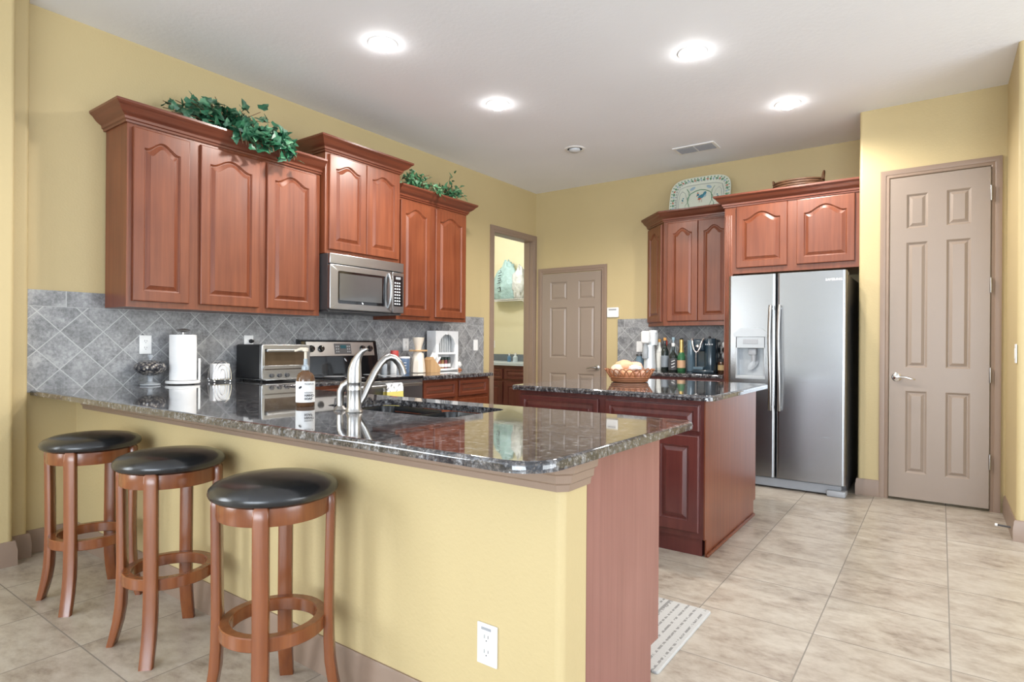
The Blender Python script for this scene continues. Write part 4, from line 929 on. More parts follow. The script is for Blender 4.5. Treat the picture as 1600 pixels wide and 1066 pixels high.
t = jar('canister', 'dark blue canister with white lettering below the wall outlet', 'canister', (0.17, -2.415, CT), [(0.050, 0), (0.052, 0.004), (0.052, 0.135), (0, 0.136)], NAVY, [('lid', [(0.053, 0.135), (0.054, 0.138), (0.052, 0.150), (0, 0.152)], WHITEP)])
dv = Vector((0.82, -0.57, 0)); ru = Vector((0.57, 0.82, 0))
for k in range(3):
    m = M(); q = Vector((0.17, -2.415, CT + 0.045 + 0.025 * k)) + dv * 0.0525; m.tube([q - ru * 0.012, q + ru * 0.012], 0.003, 5); part('label_mark', m, WHITEP, t)
# hourglass shaped carafe with wooden collar
c = (0.21, -2.275, CT); CARA = plain('cream_ceramic', (0.74, 0.66, 0.56), 0.4)
t = thing('pour_over_carafe', 'cream carafe with a flared top and wooden collar left of the white rack', 'carafe', c)
m = M(); m.lathe([(0.055, 0.0), (0.066, 0.004), (0.066, 0.02), (0.058, 0.10), (0.048, 0.18), (0.030, 0.205), (0.027, 0.215), (0, 0.216)], c, 8); part('body', m, CARA, t)
m = M(); m.lathe([(0.026, 0.21), (0.032, 0.235), (0.048, 0.29), (0.056, 0.325), (0.053, 0.326), (0.044, 0.29), (0.024, 0.24), (0, 0.238)], c, 10); part('funnel', m, CREAM, t)
m = M(); m.box(c[0] - 0.05, c[0] + 0.05, c[1] - 0.072, c[1] + 0.072, CT + 0.196, CT + 0.212, 0.005); part('collar', m, TANW, t)
m = M(); m.lathe([(0.004, 0), (0.006, 0.004), (0.004, 0.01), (0, 0.011)], (c[0] + 0.051, c[1] + 0.0, CT + 0.19), 8, (1, 0, 0)); part('bead', m, INK, t)
# knife block with white handles
t = thing('knife_block', 'tan wooden knife block leaning in front of the white rack', 'knife block', (0.26, -2.13, CT))
TB = face((0.20, -2.19, CT), (0, 1, 0), Z3, (1, 0, 0))
m = M(); m.prism([(0.0, 0.0), (0.125, 0.0), (0.135, 0.04), (0.03, 0.145), (0.0, 0.12)], 0.0, 0.09, TB); part('block', m, TANW, t)
for i in range(3):
    for j in range(2):
        a = Vector(TB(0.055 + j * 0.038, 0.122 - j * 0.038, 0.018 + i * 0.027)); d = Vector((0, 0.6, 0.62)).normalized()
        m = M(); m.tube([a - d * 0.02, a + d * 0.03, a + d * 0.075 + Vector((0, 0, 0.002))], [0.008, 0.009, 0.010], 8); part('knife_handle', m, WHITEP, t)
# white arched rack with spice jars
WHP = plain('white_painted_wood', (0.80, 0.80, 0.80), 0.5)
t = thing('spice_rack', 'white wooden rack with an arched opening at the end of the worktop', 'rack', (0.10, -1.835, CT))
y0, y1 = -1.995, -1.665
def arch(y0, y1, z0, z1, rise, n=10): return [(y0, z0), (y1, z0), (y1, z1 - rise)] + [(y0 + (y1 - y0) * (1 - i / n), z1 - rise + rise * math.sin(PI * i / n) ** 0.7) for i in range(1, n)] + [(y0, z1 - rise)]
m = M(); m.slab(rect(y0, y1, 0, 0.395), [arch(y0 + 0.045, y1 - 0.045, 0.185, 0.365, 0.10), rect(y0 + 0.035, y1 - 0.035, 0.025, 0.165)], 0, 0.018)
m2 = M(); m2.flat = m2.weld = True; m2.add([(0.15 + z, x, CT + y) for x, y, z in m.v], m.f); part('front', m2, WHP, t)
m = M(); m.box(0.05, 0.150, y0, y0 + 0.014, CT, CT + 0.395); m.box(0.05, 0.150, y1 - 0.014, y1, CT, CT + 0.395); m.box(0.05, 0.150, y0 + 0.014, y1 - 0.014, CT + 0.381, CT + 0.395); m.box(0.05, 0.058, y0 + 0.014, y1 - 0.014, CT, CT + 0.381); part('case', m, WHP, t)
for z in (0.005, 0.172):
    m = M(); m.box(0.058, 0.185 if z < 0.1 else 0.150, y0 + 0.014, y1 - 0.014, CT + z, CT + z + 0.012); part('shelf', m, WHP, t)
for i in range(7):
    m = M(); m.box(0.10, 0.108, y0 + 0.05 + i * 0.035, y0 + 0.066 + i * 0.035, CT + 0.185, CT + 0.36); part('slat', m, plain('grey_slat', (0.52, 0.54, 0.55), 0.5), t)
m = M(); m.lathe([(0.018, 0), (0.016, 0.006), (0, 0.008)], (0.168, -1.83, CT + 0.372), 12, (1, 0, 0), 1.2, 0.7); part('ornament', m, WHP, t)
for i, (cl, nm) in enumerate((((0.16, 0.16, 0.28), 'dark blue'), ((0.30, 0.09, 0.06), 'reddish brown'), ((0.34, 0.19, 0.08), 'light brown'), ((0.24, 0.07, 0.08), 'maroon'), ((0.12, 0.10, 0.09), 'blackish brown'))):
    cc = (0.105, -1.93 + i * 0.048, CT + 0.0175)
    t = jar('spice_jar', f'small spice jar with {nm} contents on the lower shelf of the white rack', 'spice jar', cc, [(0.018, 0), (0.019, 0.003), (0.019, 0.085), (0.014, 0.092), (0, 0.093)], plain('spice ' + nm, cl, 0.25), [('lid', [(0.017, 0.093), (0.017, 0.118), (0, 0.12)], plain('green_black_lid', (0.04, 0.06, 0.05), 0.4)), ('label', [(0.0192, 0.02), (0.0198, 0.02), (0.0198, 0.052), (0.0192, 0.052)], WHITEP)], 'spice jars in the white rack', 14)
t = thing('figurine', 'small white and orange rooster-shaped ornament right of the white rack', 'ornament', (0.12, -1.60, CT))
m = M(); m.lathe([(0.03, 0), (0.032, 0.006), (0.024, 0.012), (0.012, 0.022), (0, 0.023)], (0.12, -1.60, CT), 14, (0, 0, 1), 1, 1.3); part('base', m, plain('orange_brown_ceramic', (0.42, 0.16, 0.07), 0.4), t)
part('body', blob((0.12, -1.605, CT + 0.055), 0.026, 0.038, 0.034, 4, 0.2), WHITEG, t, angle=180)
m = M(); m.tube([(0.12, -1.62, CT + 0.07), (0.12, -1.632, CT + 0.09), (0.12, -1.642, CT + 0.106)], [0.014, 0.012, 0.008], 10); part('neck', m, WHITEG, t)

# ================================================================ RIGHT WORKTOP: SODA MAKER, BOTTLES, COFFEE MACHINE
def pale_metal(): return plain('pale_silver_plastic', (0.74, 0.78, 0.81), 0.22, 0.3)
c = (1.63, -0.27, CT)
t = thing('soda_maker', 'white and silver soda maker left of the liquor bottles', 'soda maker', c)
m = M(); m.lathe([(0.060, 0), (0.066, 0.006), (0.064, 0.05), (0.055, 0.16), (0.050, 0.27), (0.0, 0.275)], c, 24); part('body', m, pale_metal(), t)
m = M(); m.box(c[0] - 0.066, c[0] + 0.024, c[1] - 0.095, c[1] + 0.01, CT + 0.285, CT + 0.418, 0.022, 4); part('head', m, WHITEP, t)
m = M(); m.lathe([(0.050, 0.27), (0.052, 0.40), (0.045, 0.425), (0.0, 0.43)], (c[0] + 0.028, c[1] + 0.02, CT), 20); part('column', m, pale_metal(), t)
m = M(); m.tube([(c[0] + 0.055, c[1], CT + 0.42), (c[0] + 0.085, c[1] - 0.02, CT + 0.40)], 0.008, 8); part('lever', m, LGREY, t)
m = M(); m.lathe([(0.034, 0.13), (0.036, 0.135), (0.034, 0.24), (0.018, 0.275), (0.018, 0.285), (0, 0.285)], (c[0] - 0.025, c[1] - 0.055, CT), 18); part('carbonating_bottle', m, GLASS, t)
jar('jar', 'small blue grey jar half hidden behind the bread basket', 'jar', (1.50, -0.235, CT), [(0.040, 0), (0.044, 0.006), (0.048, 0.10), (0.036, 0.13), (0.034, 0.15), (0.0, 0.152)], plain('blue_grey_glass', (0.16, 0.24, 0.30), 0.12), [('lid', [(0.037, 0.15), (0.038, 0.155), (0.034, 0.172), (0, 0.176)], DSTEEL)])
def bottle(label, x, y, r, h, body, cap, lab=None, neck=0.3, cap_h=0.10, shoulder=0.62, foil=None, nr=0.013):
    """h: full height; shoulder, neck as shares of it"""
    c = (x, y, CT); t = thing('liquor_bottle', label, 'bottle', c, 'bottles on the right worktop')
    m = M(); zs = h * shoulder; zn = h * (shoulder + 0.14)
    m.lathe([(r * 0.9, 0), (r, 0.006), (r, zs * 0.95), (r * 0.92, zs), (r * 0.62, zs + (zn - zs) * 0.55), (nr * 1.1, zn), (nr, zn + 0.01), (nr, h * (1 - cap_h) + 0.004), (0, h * (1 - cap_h) + 0.005)], c, 22); part('body', m, body, t)
    m = M(); q = h * (1 - cap_h); m.lathe([(nr * 1.15, q), (nr * 1.25, q + 0.002), (nr * 1.2, h - 0.002), (0, h)], c, 16); part('cap', m, cap, t)
    if lab:
        mt, a, b_ = lab; m = M(); m.lathe([(r * 1.005, zs * a), (r * 1.025, zs * a), (r * 1.025, zs * b_), (r * 1.005, zs * b_)], c, 22); part('label', m, mt, t)
    if foil:
        m = M(); m.lathe([(nr * 1.5, zn - 0.012), (nr * 1.12, zn + 0.012), (nr * 1.1, q)], c, 16); part('foil', m, foil, t)
    return t
DKGL = plain('dark_green_black_glass', (0.012, 0.018, 0.016), 0.06, 0, 0.4); GRNGL = plain('green_glass', (0.03, 0.12, 0.05), 0.06, 0, 0.4); BRGL = plain('dark_brown_glass', (0.05, 0.022, 0.010), 0.06, 0, 0.4)
GOLD = plain('gold_foil', (0.62, 0.44, 0.16), 0.3, 0.7); CLRGL = plain('pale_blue_clear_glass', (0.50, 0.60, 0.66), 0.05, 0, 0.3, 0.5); WHL = plain('cream_label', (0.78, 0.76, 0.70), 0.6); ORG = plain('orange_cap', (0.65, 0.33, 0.10), 0.4)
BKL = plain('black_and_white_label', (0.06, 0.06, 0.065), 0.5)
bottle('slim bottle with a white label and pale cap beside the soda maker', 1.708, -0.20, 0.034, 0.335, plain('milky_glass', (0.66, 0.66, 0.62), 0.15), ORG, (WHL, 0.15, 0.9))
bottle('short bottle with a white cap low behind the white-labelled bottle', 1.665, -0.12, 0.030, 0.26, CLRGL, WHITEP, (plain('pink_label', (0.60, 0.40, 0.38), 0.5), 0.2, 0.7))
bottle('bottle with a bright red cap behind the dark wine bottle', 1.738, -0.10, 0.034, 0.325, plain('amber_glass', (0.30, 0.16, 0.06), 0.08, 0, 0.3), RED, (WHL, 0.2, 0.8), cap_h=0.17, nr=0.016)
bottle('tall dark wine bottle with an orange cap, third from the soda maker', 1.808, -0.30, 0.039, 0.348, DKGL, ORG, (plain('grey_label', (0.22, 0.25, 0.28), 0.5), 0.2, 0.75), cap_h=0.09)
bottle('pale blue clear glass bottle behind the dark wine bottle', 1.835, -0.13, 0.036, 0.355, CLRGL, plain('pale_blue_cap', (0.42, 0.58, 0.66), 0.4), None)
bottle('squat black bottle with a white cap and black and white label', 1.908, -0.33, 0.046, 0.292, DKGL, WHITEP, (BKL, 0.12, 0.85), shoulder=0.55, cap_h=0.12, nr=0.014)
t = bpy.data.objects['liquor_bottle.005']
for k in range(3):
    m = M(); a = Vector((1.908, -0.33, CT + 0.05 + k * 0.03)); dv = Vector((0.36, -0.93, 0)); ru = Vector((0.93, 0.36, 0)); a = a + dv * 0.0478
    m.tube([a - ru * 0.018 - Vector((0, 0, 0.006)), a + dv * 0.001, a + ru * 0.016 + Vector((0, 0, 0.008))], 0.003, 6); part('label_mark', m, WHITEP, t)
bottle('slender dark brown bottle behind the squat black bottle', 1.905, -0.085, 0.032, 0.345, BRGL, BLACKM, (plain('tan_label', (0.42, 0.30, 0.14), 0.5), 0.2, 0.7))
bottle('small gold-necked bottle behind the squat black bottle', 1.945, -0.17, 0.030, 0.29, GRNGL, GOLD, (GOLD, 0.3, 0.7), foil=GOLD)
bottle('green champagne bottle with gold foil neck left of the coffee machine', 1.994, -0.33, 0.041, 0.328, GRNGL, GOLD, (plain('peach_label', (0.55, 0.34, 0.20), 0.5), 0.25, 0.72), foil=GOLD, cap_h=0.10, nr=0.017, shoulder=0.50)
# coffee machine
MACH = plain('blue_black_plastic', (0.022, 0.040, 0.055), 0.18, 0, 0.4); TANK = plain('smoky_blue_tank', (0.16, 0.24, 0.30), 0.08, 0, 0.3, 0.4)
t = thing('coffee_machine', 'blue black single-serve coffee machine with silver lever handle and water tank', 'coffee machine', (2.20, -0.31, CT))
m = M(); m.box(2.135, 2.345, -0.42, -0.20, CT, CT + 0.03, 0.010); part('base', m, MACH, t)
m = M(); m.box(2.135, 2.345, -0.30, -0.18, CT + 0.03, CT + 0.33, 0.02, 3); m.box(2.135, 2.25, -0.43, -0.28, CT + 0.21, CT + 0.33, 0.02, 3); part('body', m, MACH, t)
m = M(); m.lathe([(0.056, 0.0), (0.058, 0.01), (0.058, 0.325), (0.050, 0.338), (0, 0.34)], (2.292, -0.345, CT), 28); part('side_column', m, MACH, t)
m = M(); m.lathe([(0.012, 0), (0.012, 0.02), (0, 0.024)], (2.282, -0.345, CT + 0.338), 12); part('knob', m, BLACKM, t)
m = M(); m.lathe([(0.038, 0.012), (0.040, 0.016), (0.041, 0.31), (0.039, 0.32), (0, 0.322)], (2.09, -0.32, CT), 24); part('water_tank', m, TANK, t)
m = M(); m.lathe([(0.041, 0.0), (0.042, 0.012), (0.0, 0.013)], (2.09, -0.32, CT), 24); part('tank_base', m, MACH, t)
m = M(); m.tube([(2.138, -0.425, CT + 0.335), (2.148, -0.452, CT + 0.30), (2.160, -0.462, CT + 0.25), (2.175, -0.464, CT + 0.215), (2.193, -0.465, CT + 0.203), (2.211, -0.464, CT + 0.215), (2.226, -0.462, CT + 0.25), (2.238, -0.452, CT + 0.30), (2.248, -0.425, CT + 0.335)], 0.010, 10); part('lever_handle', m, CHROME, t)
m = M(); m.lathe([(0.016, 0), (0.02, 0.006), (0.014, 0.02), (0, 0.021)], (2.193, -0.43, CT + 0.262), 14, (0, -1, 0)); part('emblem_button', m, CHROME, t)
m = M(); m.box(2.145, 2.24, -0.425, -0.31, CT + 0.031, CT + 0.060, 0.006); part('drip_tray', m, TANK, t)
for k in range(4):
    m = M(); q = 2.262 + 0.020 * k; m.lathe([(0.007, 0), (0.006, 0.003), (0, 0.0035)], (q, -0.345 - math.sqrt(max(0, 0.058 ** 2 - (q - 2.292) ** 2)), CT + 0.28), 10, (0, -1, 0)); part('button', m, LGREY, t)
# capsule rack and dark jar by the refrigerator panel
t = thing('capsule_carousel', 'small rack of white coffee capsules behind the dark jar near the refrigerator', 'capsule rack', (2.40, -0.17, CT))
m = M(); m.lathe([(0.05, 0), (0.052, 0.008), (0.008, 0.012), (0.006, 0.33), (0, 0.332)], (2.40, -0.17, CT), 20); part('stand', m, CHROME, t)
for k in range(5):
    for a in (-0.6, 0.7, 2.2, 3.9):
        m = M(); d = Vector((math.sin(a), -math.cos(a), 0)); m.lathe([(0.016, 0.0), (0.022, 0.03), (0.024, 0.032), (0.0, 0.033)], Vector((2.40, -0.17, CT + 0.06 + 0.055 * k)) + d * 0.010, 12, d); part('capsule', m, WHITEP if (k + int(a)) % 3 else BLACKM, t)
jar('jar', 'dark brown jar with a black lid between coffee machine and refrigerator panel', 'jar', (2.398, -0.33, CT), [(0.036, 0), (0.038, 0.004), (0.038, 0.10), (0.032, 0.112), (0, 0.113)], BRGL, [('lid', [(0.036, 0.112), (0.036, 0.138), (0, 0.14)], BLACKM), ('label', [(0.0382, 0.03), (0.039, 0.03), (0.039, 0.08), (0.0382, 0.08)], plain('tan_label', (0.42, 0.30, 0.14), 0.5))])

# ================================================================ BREAD BASKET ON THE ISLAND
WICK = plain('reddish_brown_wicker', (0.30, 0.115, 0.048), 0.45, grain=0.2)
bc = Vector((2.275, -2.185, CT)); ax_u = Vector((0.812, 0.583, 0)); ax_v = Vector((-0.583, 0.812, 0))
def bp(a, r, z, k=0.72): return bc + ax_u * (r * math.cos(a)) + ax_v * (r * k * math.sin(a)) + Vector((0, 0, z))
t = thing('bread_basket', 'reddish brown open-weave wicker basket on the island', 'basket', tuple(bc))
m = M(); N = 44
L = [[bp(2 * PI * i / N, r, z) for i in range(N)] for r, z in ((0.118, 0.0), (0.124, 0.004), (0.140, 0.036), (0.134, 0.038), (0.116, 0.012))]; m.rings(L); m.round = True; part('base', m, WICK, t)
for r, z in ((0.128, 0.010), (0.134, 0.022), (0.142, 0.036)):
    m = M(); m.tube([bp(2 * PI * i / 60, r + 0.002 * (i % 2), z) for i in range(60)], 0.0055, 6, True); part('woven_band', m, WICK, t)
NA = 22
for i in range(NA):
    a0 = 2 * PI * i / NA; pts = []
    for k in range(13):
        s = k / 12; pts.append(bp(a0 + s * 2 * PI / NA * 2.0, 0.140 + (0.042) * math.sin(PI * s) ** 0.7, 0.034 + 0.062 * math.sin(PI * s) ** 0.75))
    m = M(); m.tube(pts, 0.0042, 6); part('woven_loop', m, WICK, t)
BREADS = [('peach coloured bun on top at the back of the wicker basket', (-0.035, 0.02, 0.118), (0.072, 0.058, 0.042), (0.68, 0.38, 0.22), 1), ('pinkish bun at the right side on top of the wicker basket', (0.045, 0.015, 0.108), (0.055, 0.055, 0.042), (0.68, 0.40, 0.29), 2),
          ('pale bun at the left end of the wicker basket', (-0.092, -0.01, 0.085), (0.045, 0.055, 0.046), (0.70, 0.50, 0.38), 3), ('orange brown roll low in the front of the wicker basket', (-0.03, -0.048, 0.062), (0.062, 0.038, 0.034), (0.62, 0.30, 0.16), 4),
          ('reddish roll low at the right front of the wicker basket', (0.06, -0.040, 0.060), (0.052, 0.038, 0.034), (0.60, 0.32, 0.22), 5)]
for lb, (a, b_, z), (rx, ry, rz), cl, sd in BREADS:
    p = bc + ax_u * a + ax_v * b_ + Vector((0, 0, z))
    solo('bread_roll', ground(blob(p, rx, ry, rz, sd, 0.12, 1.5, 24, 14), CT + 0.016), plain('bread crust %d' % sd, cl, 0.5, grain=0.1), lb, 'bread', 'bread rolls in the wicker basket', tuple(p), angle=180)
p = bc + ax_u * 0.010 + ax_v * -0.030 + Vector((0, 0, 0.105))
solo('bread_bag', ground(blob(p, 0.075, 0.024, 0.020, 8, 0.35, 3.0), CT + 0.02), BAGW, 'crumpled white plastic bag lying across the rolls in the basket', 'bag', loc=tuple(p), angle=180)

# ================================================================ THINGS ON TOP OF THE CABINETS
def leaf_mat(name, a, b_, pale):
    m, nt, b = new_mat(name); n = noise(nt, opos(nt), 30, 2); n2 = noise(nt, opos(nt), 11, 1)
    c = mixc(nt, n, a, b_); c = mixc(nt, ramp(nt, n2, [(0.55, (0, 0, 0)), (0.68, (0.65, 0.65, 0.65))]), c, pale)
    lk(nt, c, b, 'Base Color'); b.inputs['Roughness'].default_value = 0.38; return m
IVY = leaf_mat('ivy_leaf', (0.010, 0.060, 0.032), (0.035, 0.15, 0.075), (0.22, 0.42, 0.26))
VARI = leaf_mat('variegated_leaf', (0.03, 0.13, 0.06), (0.09, 0.24, 0.11), (0.50, 0.60, 0.38))
STEMM = plain('brown_stem', (0.16, 0.09, 0.045), 0.7)
OUT = [(0, 0), (0.30, -0.10), (0.55, 0.18), (0.30, 0.42), (0.26, 0.62), (0.0, 1.0), (-0.26, 0.62), (-0.30, 0.42), (-0.55, 0.18), (-0.30, -0.10)]
NARROW = [(0, 0), (0.12, 0.12), (0.20, 0.4), (0.14, 0.72), (0, 1.0), (-0.14, 0.72), (-0.20, 0.4), (-0.12, 0.12)]
def leaf(m, p, d, n, s, shape):
    d = d.normalized(); u = d.cross(n).normalized(); n = u.cross(d)
    vs = [p + d * (s * 0.38) + n * (0.0)] + [p + u * (x * s) + d * (y * s) + n * (0.28 * abs(x) * s - 0.16 * s * y * y) for x, y in shape]
    k = len(shape); m.add(vs, [(0, 1 + i, 1 + (i + 1) % k) for i in range(k)])
def plant(name, label, pot_c, pot_r, pot_h, stems, nper, size, shape, mat, potmat, seed, cat='plant'):
    rnd = random.Random(seed); t = thing(name, label, cat, pot_c, 'greenery on the cabinets')
    m = M(); m.lathe([(pot_r * 0.75, 0), (pot_r * 0.78, 0.003), (pot_r, pot_h), (pot_r * 0.9, pot_h), (0, pot_h - 0.006)], pot_c, 20); part('pot', m, potmat, t)
    mf, ms = M(), M(); ms.round = True
    for pts in stems:
        P = [Vector(p) for p in pts]; ms.tube(P, 0.0025, 5)
        n = nper
        for i in range(n):
            s = (i + rnd.random()) / n * (len(P) - 1); k = min(int(s), len(P) - 2); q = P[k].lerp(P[k + 1], s - k)
            q = q + Vector((rnd.gauss(0, 1), rnd.gauss(0, 1), rnd.gauss(0, 1))) * size * 0.30
            d = Vector((rnd.uniform(-0.2, 1.0), rnd.uniform(-1, 1), rnd.uniform(-0.7, 0.8))); nrm = Vector((rnd.uniform(0.2, 1), rnd.uniform(-0.7, 0.5), rnd.uniform(0.2, 1)))
            leaf(mf, q, d, nrm, size * rnd.uniform(0.6, 1.15), shape)
    part('stems', ms, STEMM, t, kind='stuff'); part('foliage', mf, mat, t, smooth=False, kind='stuff')
    return t
rnd = random.Random(3)
pot1 = (0.20, -4.12, 2.476); st = []
for i in range(44):
    yy = rnd.uniform(-4.52, -3.80); zz = 2.59 + rnd.uniform(0.0, 0.17) * (1 - abs(yy + 4.25) / 0.75); xx = rnd.uniform(0.14, 0.38)
    st.append([(0.2, -4.12, 2.55), (0.2 + (xx - 0.2) * 0.5, -4.12 + (yy + 4.12) * 0.5, 2.63 + 0.5 * (zz - 2.6)), (xx, yy, zz)])
for i in range(26):                                    # trailing over the crown moulding
    yy = rnd.uniform(-4.20, -3.72); zl = rnd.uniform(2.45, 2.56)
    st.append([(0.28, -4.10 + (yy + 4.10) * 0.5, 2.62), (0.37, yy - 0.02, 2.60), (0.425, yy, 2.57), (0.43, yy + 0.02, zl)])
for yy, zz in ((-4.0, 2.80), (-3.9, 2.79), (-3.83, 2.74), (-4.22, 2.79)):
    st.append([(0.2, -4.10, 2.60), (0.24, (yy - 4.1) / 2, 2.72), (0.27, yy, zz)])
plant('ivy_plant', 'large dark green ivy trailing over the long wall cabinet', pot1, 0.07, 0.08, st, 10, 0.068, OUT, IVY, plain('white_pot', (0.7, 0.7, 0.68), 0.5), 5)
st = []
for i in range(30):
    yy = rnd.uniform(-2.56, -2.22); zz = 2.585 + rnd.uniform(0.0, 0.15) * (1 - ((yy + 2.42) / 0.24) ** 2); st.append([(0.24, -2.40, 2.55), (0.28, -2.40 + (yy + 2.40) * 0.5, 2.61 + (zz - 2.58) * 0.6), (rnd.uniform(0.2, 0.40), yy, zz)])
for i in range(5): yy = rnd.uniform(-2.30, -2.17); st.append([(0.3, -2.36, 2.62), (0.40, yy, 2.60), (0.425, yy + 0.03, rnd.uniform(2.50, 2.56))])
plant('ivy_plant', 'small pale variegated ivy on the cabinet right of the microwave', (0.24, -2.42, 2.476), 0.065, 0.09, st, 8, 0.040, OUT, VARI, plain('white_pot', (0.7, 0.7, 0.68), 0.5), 6)
st = []
for i in range(34):
    a = rnd.uniform(0, 2 * PI); rr = rnd.uniform(0.06, 0.24); yy = -1.93 + rr * math.cos(a) * 1.05; xx = 0.26 + rr * 0.45 * math.sin(a); zz = 2.57 + rnd.uniform(0.02, 0.17) * (1 - rr / 0.32)
    st.append([(0.26, -1.93, 2.53), (0.26 + (xx - 0.26) * 0.5, -1.93 + (yy + 1.93) * 0.5, zz + 0.035), (xx, yy, zz)])
for yy, zz in ((-1.93, 2.80), (-2.10, 2.68), (-1.76, 2.73), (-1.68, 2.66)): st.append([(0.26, -1.93, 2.55), (0.27, (yy - 1.93) / 2, zz - 0.04), (0.28, yy, zz)])
plant('leafy_plant', 'small narrow-leaved plant at the right end of the cabinet by the doorway', (0.26, -1.93, 2.476), 0.06, 0.06, st, 8, 0.062, NARROW, VARI, plain('white_pot', (0.7, 0.7, 0.68), 0.5), 8)

# rooster platter leaning on the wall
PW, PH = 0.315, 0.235
pc = Vector((2.10, -0.172, 2.478)); tilt = 0.27
pu = Vector((1, 0, 0)); pv = Vector((0, math.sin(tilt), math.cos(tilt))); pn = pu.cross(pv)
def PT(a, b_, c_): return tuple(pc + Vector((0, 0.0, 0)) + pu * a + pv * (b_ + PH) + pn * c_)
def sup(rx, ry, c_, n=56, e=0.52): return [PT(rx * math.copysign(abs(math.cos(2 * PI * i / n)) ** e, math.cos(2 * PI * i / n)), ry * math.copysign(abs(math.sin(2 * PI * i / n)) ** e, math.sin(2 * PI * i / n)), c_) for i in range(n)]
CRM = plain('cream_glazed_ceramic', (0.60, 0.63, 0.53), 0.2)
t = thing('platter', 'large oval rooster platter with a green floral rim leaning on top of the corner cabinet', 'platter', tuple(pc))
m = M(); m.rings([sup(PW * 0.7, PH * 0.65, -0.004), sup(PW, PH, 0.024), sup(PW * 0.995, PH * 0.995, 0.030), sup(PW * 0.97, PH * 0.96, 0.029), sup(PW * 0.80, PH * 0.74, 0.013), sup(PW * 0.77, PH * 0.70, 0.008), sup(PW * 0.3, PH * 0.3, 0.006)]); m.round = True; part('dish', m, CRM, t)
DG = plain('platter_green', (0.12, 0.27, 0.16), 0.3); LB = plain('platter_blue', (0.30, 0.42, 0.50), 0.3); RD = plain('platter_red', (0.45, 0.14, 0.08), 0.3); GY = plain('platter_grey', (0.35, 0.38, 0.36), 0.3); TL = plain('platter_teal', (0.05, 0.20, 0.26), 0.3)
def dot(a, b_, r, c_, mt, name='painted_mark', k=1.0, rot=0.0, n=9):
    m = M(); ca, sa = math.cos(rot), math.sin(rot)
    L = []
    for rr, cc in ((r, c_ - 0.002), (r, c_ + 0.0006), (r * 0.85, c_ + 0.001)):
        L.append([PT(a + ca * rr * math.cos(2 * PI * i / n) - sa * rr * k * math.sin(2 * PI * i / n), b_ + sa * rr * math.cos(2 * PI * i / n) + ca * rr * k * math.sin(2 * PI * i / n), cc) for i in range(n)])
    m.rings(L); return m
ms = {}
def addm(key, mb): ms.setdefault(key, M()).add(mb.v, mb.f); ms[key].round = True
rim = []
for i in range(2000):
    a = 2 * PI * i / 2000; e = 0.52; f = 0.885
    rim.append(Vector((PW * f * math.copysign(abs(math.cos(a)) ** e, math.cos(a)), PH * (f - 0.02) * math.copysign(abs(math.sin(a)) ** e, math.sin(a)))))
acc = [0.0]
for i in range(1, 2000): acc.append(acc[-1] + (rim[i] - rim[i - 1]).length)
for i in range(52):
    k = next(j for j, q in enumerate(acc) if q >= acc[-1] * i / 52); x, y = rim[k]; a = math.atan2(y, x)
    addm(('green', 'blue', 'green', 'red')[i % 4], dot(x, y, 0.0185 if i % 2 == 0 else 0.014, 0.0225, None, k=0.6, rot=a + i))
    addm('grey', dot(x * 0.93 + 0.006, y * 0.93 + 0.004, 0.009, 0.0185, None)); addm('green', dot(x * 1.07, y * 1.065, 0.009, 0.0275, None, k=0.7, rot=a))
def stroke(key, pts, r): m = M(); m.tube([PT(a, b_, c_) for a, b_, c_ in pts], r, 5, flat=0.4); addm(key, m)
cz = 0.0085
for sx in (-1, 1):
    stroke('green', [(sx * 0.075, -0.15, cz), (sx * 0.105, -0.09, cz), (sx * 0.125, -0.03, cz), (sx * 0.13, 0.01, cz), (sx * 0.10, 0.06, cz), (sx * 0.05, 0.085, cz), (0.0, 0.095, cz)], 0.005)
    stroke('green', [(sx * 0.125, -0.03, cz), (sx * 0.115, 0.03, cz), (sx * 0.12, 0.08, cz), (sx * 0.145, 0.12, cz)], 0.005)
    stroke('green', [(sx * 0.125, -0.03, cz), (sx * 0.15, -0.07, cz), (sx * 0.14, -0.12, cz)], 0.004)
    stroke('grey', [(sx * 0.135, 0.0, cz), (sx * 0.16, 0.075, cz), (sx * 0.19, 0.10, cz), (sx * 0.215, 0.07, cz), (sx * 0.222, -0.02, cz), (sx * 0.215, -0.1, cz)], 0.003)
    addm('blue', dot(sx * 0.085, 0.118, 0.032, cz - 0.0005, None, k=0.5, rot=-sx * 0.5)); addm('teal', dot(sx * 0.182, -0.005, 0.013, cz, None, k=0.55, rot=1.1 * sx)); addm('teal', dot(sx * 0.176, 0.018, 0.007, cz, None)); addm('red', dot(sx * 0.184, -0.03, 0.008, cz, None, k=0.4, rot=0.5))
stroke('grey', [(x, y, cz + 0.003) for x, y in [(-0.235, -0.12), (-0.24, 0.05), (-0.22, 0.13), (-0.15, 0.152), (0, 0.156), (0.15, 0.152), (0.22, 0.13), (0.24, 0.05), (0.235, -0.12)]], 0.004)
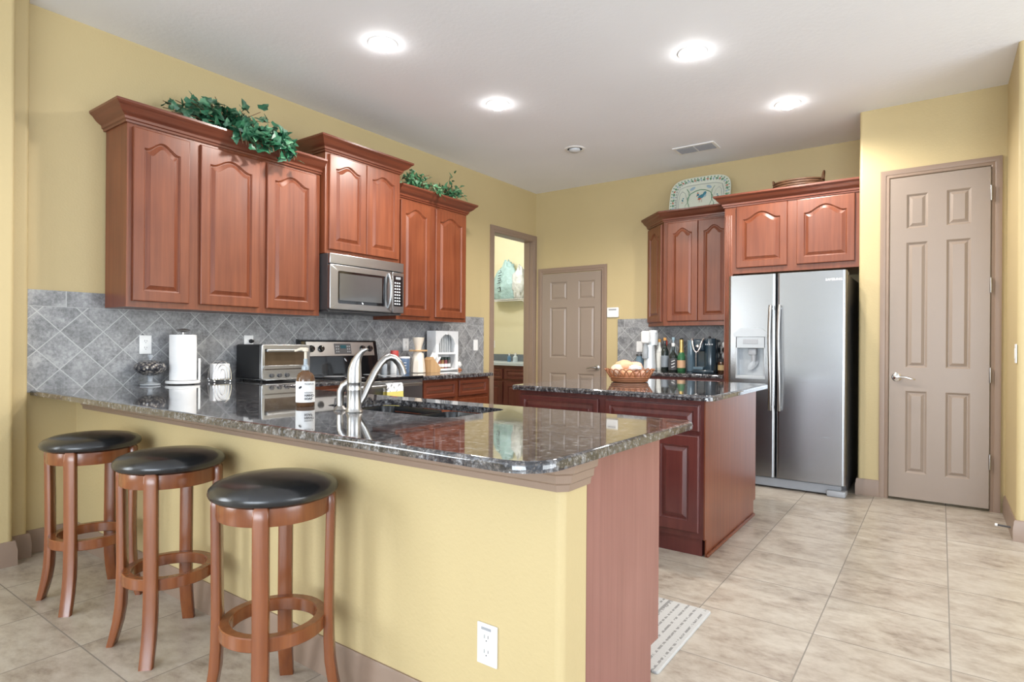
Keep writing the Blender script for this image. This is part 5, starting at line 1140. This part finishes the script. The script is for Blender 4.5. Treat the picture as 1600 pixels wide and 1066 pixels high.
# painted bird in the middle
addm('teal', dot(0.012, 0.015, 0.034, cz, None, k=0.62, rot=0.45, n=14)); addm('teal', dot(0.045, 0.045, 0.026, cz, None, k=0.6, rot=1.1, n=12)); addm('blue', dot(0.052, 0.02, 0.016, cz, None, k=0.6, rot=0.9))
addm('teal', dot(-0.022, 0.038, 0.013, cz, None, n=10)); addm('red', dot(-0.026, 0.058, 0.008, cz, None)); addm('red', dot(-0.034, 0.026, 0.006, cz, None)); addm('red', dot(-0.003, -0.01, 0.018, cz + 0.0004, None, k=0.6, rot=0.3))
stroke('red', [(0.002, -0.015, cz), (-0.004, -0.05, cz)], 0.003); stroke('red', [(0.02, -0.015, cz), (0.022, -0.05, cz)], 0.003)
for key, mt in (('green', DG), ('blue', LB), ('red', RD), ('grey', GY), ('teal', TL)): part('painted_pattern', ms[key], mt, t, kind='stuff')

# wicker tray
WK2 = plain('dark_brown_wicker', (0.13, 0.060, 0.028), 0.55, grain=0.3)
tc = Vector((3.075, -0.36, 2.4765))
t = thing('wicker_tray', 'dark brown oval wicker tray basket with two handles above the refrigerator', 'basket', tuple(tc))
m = M(); N = 40
def tp(a, r, z): return tc + Vector((r * 0.205 * math.cos(a), r * 0.14 * math.sin(a), z))
m.rings([[tp(2 * PI * i / N, r, z) for i in range(N)] for r, z in ((0.88, 0.0), (0.90, 0.004), (1.0, 0.185), (0.96, 0.19), (0.86, 0.012))]); m.round = True; part('body', m, WK2, t)
for k in range(9):
    z = 0.018 + 0.021 * k; m = M(); r = 0.91 + 0.1 * z / 0.19
    m.tube([tp(2 * PI * i / 72, r + (0.018 if (i // 2 + k) % 2 else 0.0), z) for i in range(72)], 0.008, 6, True); part('woven_band', m, WK2, t)
for sg, hh in ((-1, 0.05), (1, 0.085)):
    m = M(); m.tube([tc + Vector((sg * (0.198 + 0.012 * math.sin(PI * i / 12)), -0.05 * math.cos(PI * i / 12), 0.175 + hh * math.sin(PI * i / 12) ** 0.8)) for i in range(13)], 0.007, 8); part('handle', m, WK2, t)
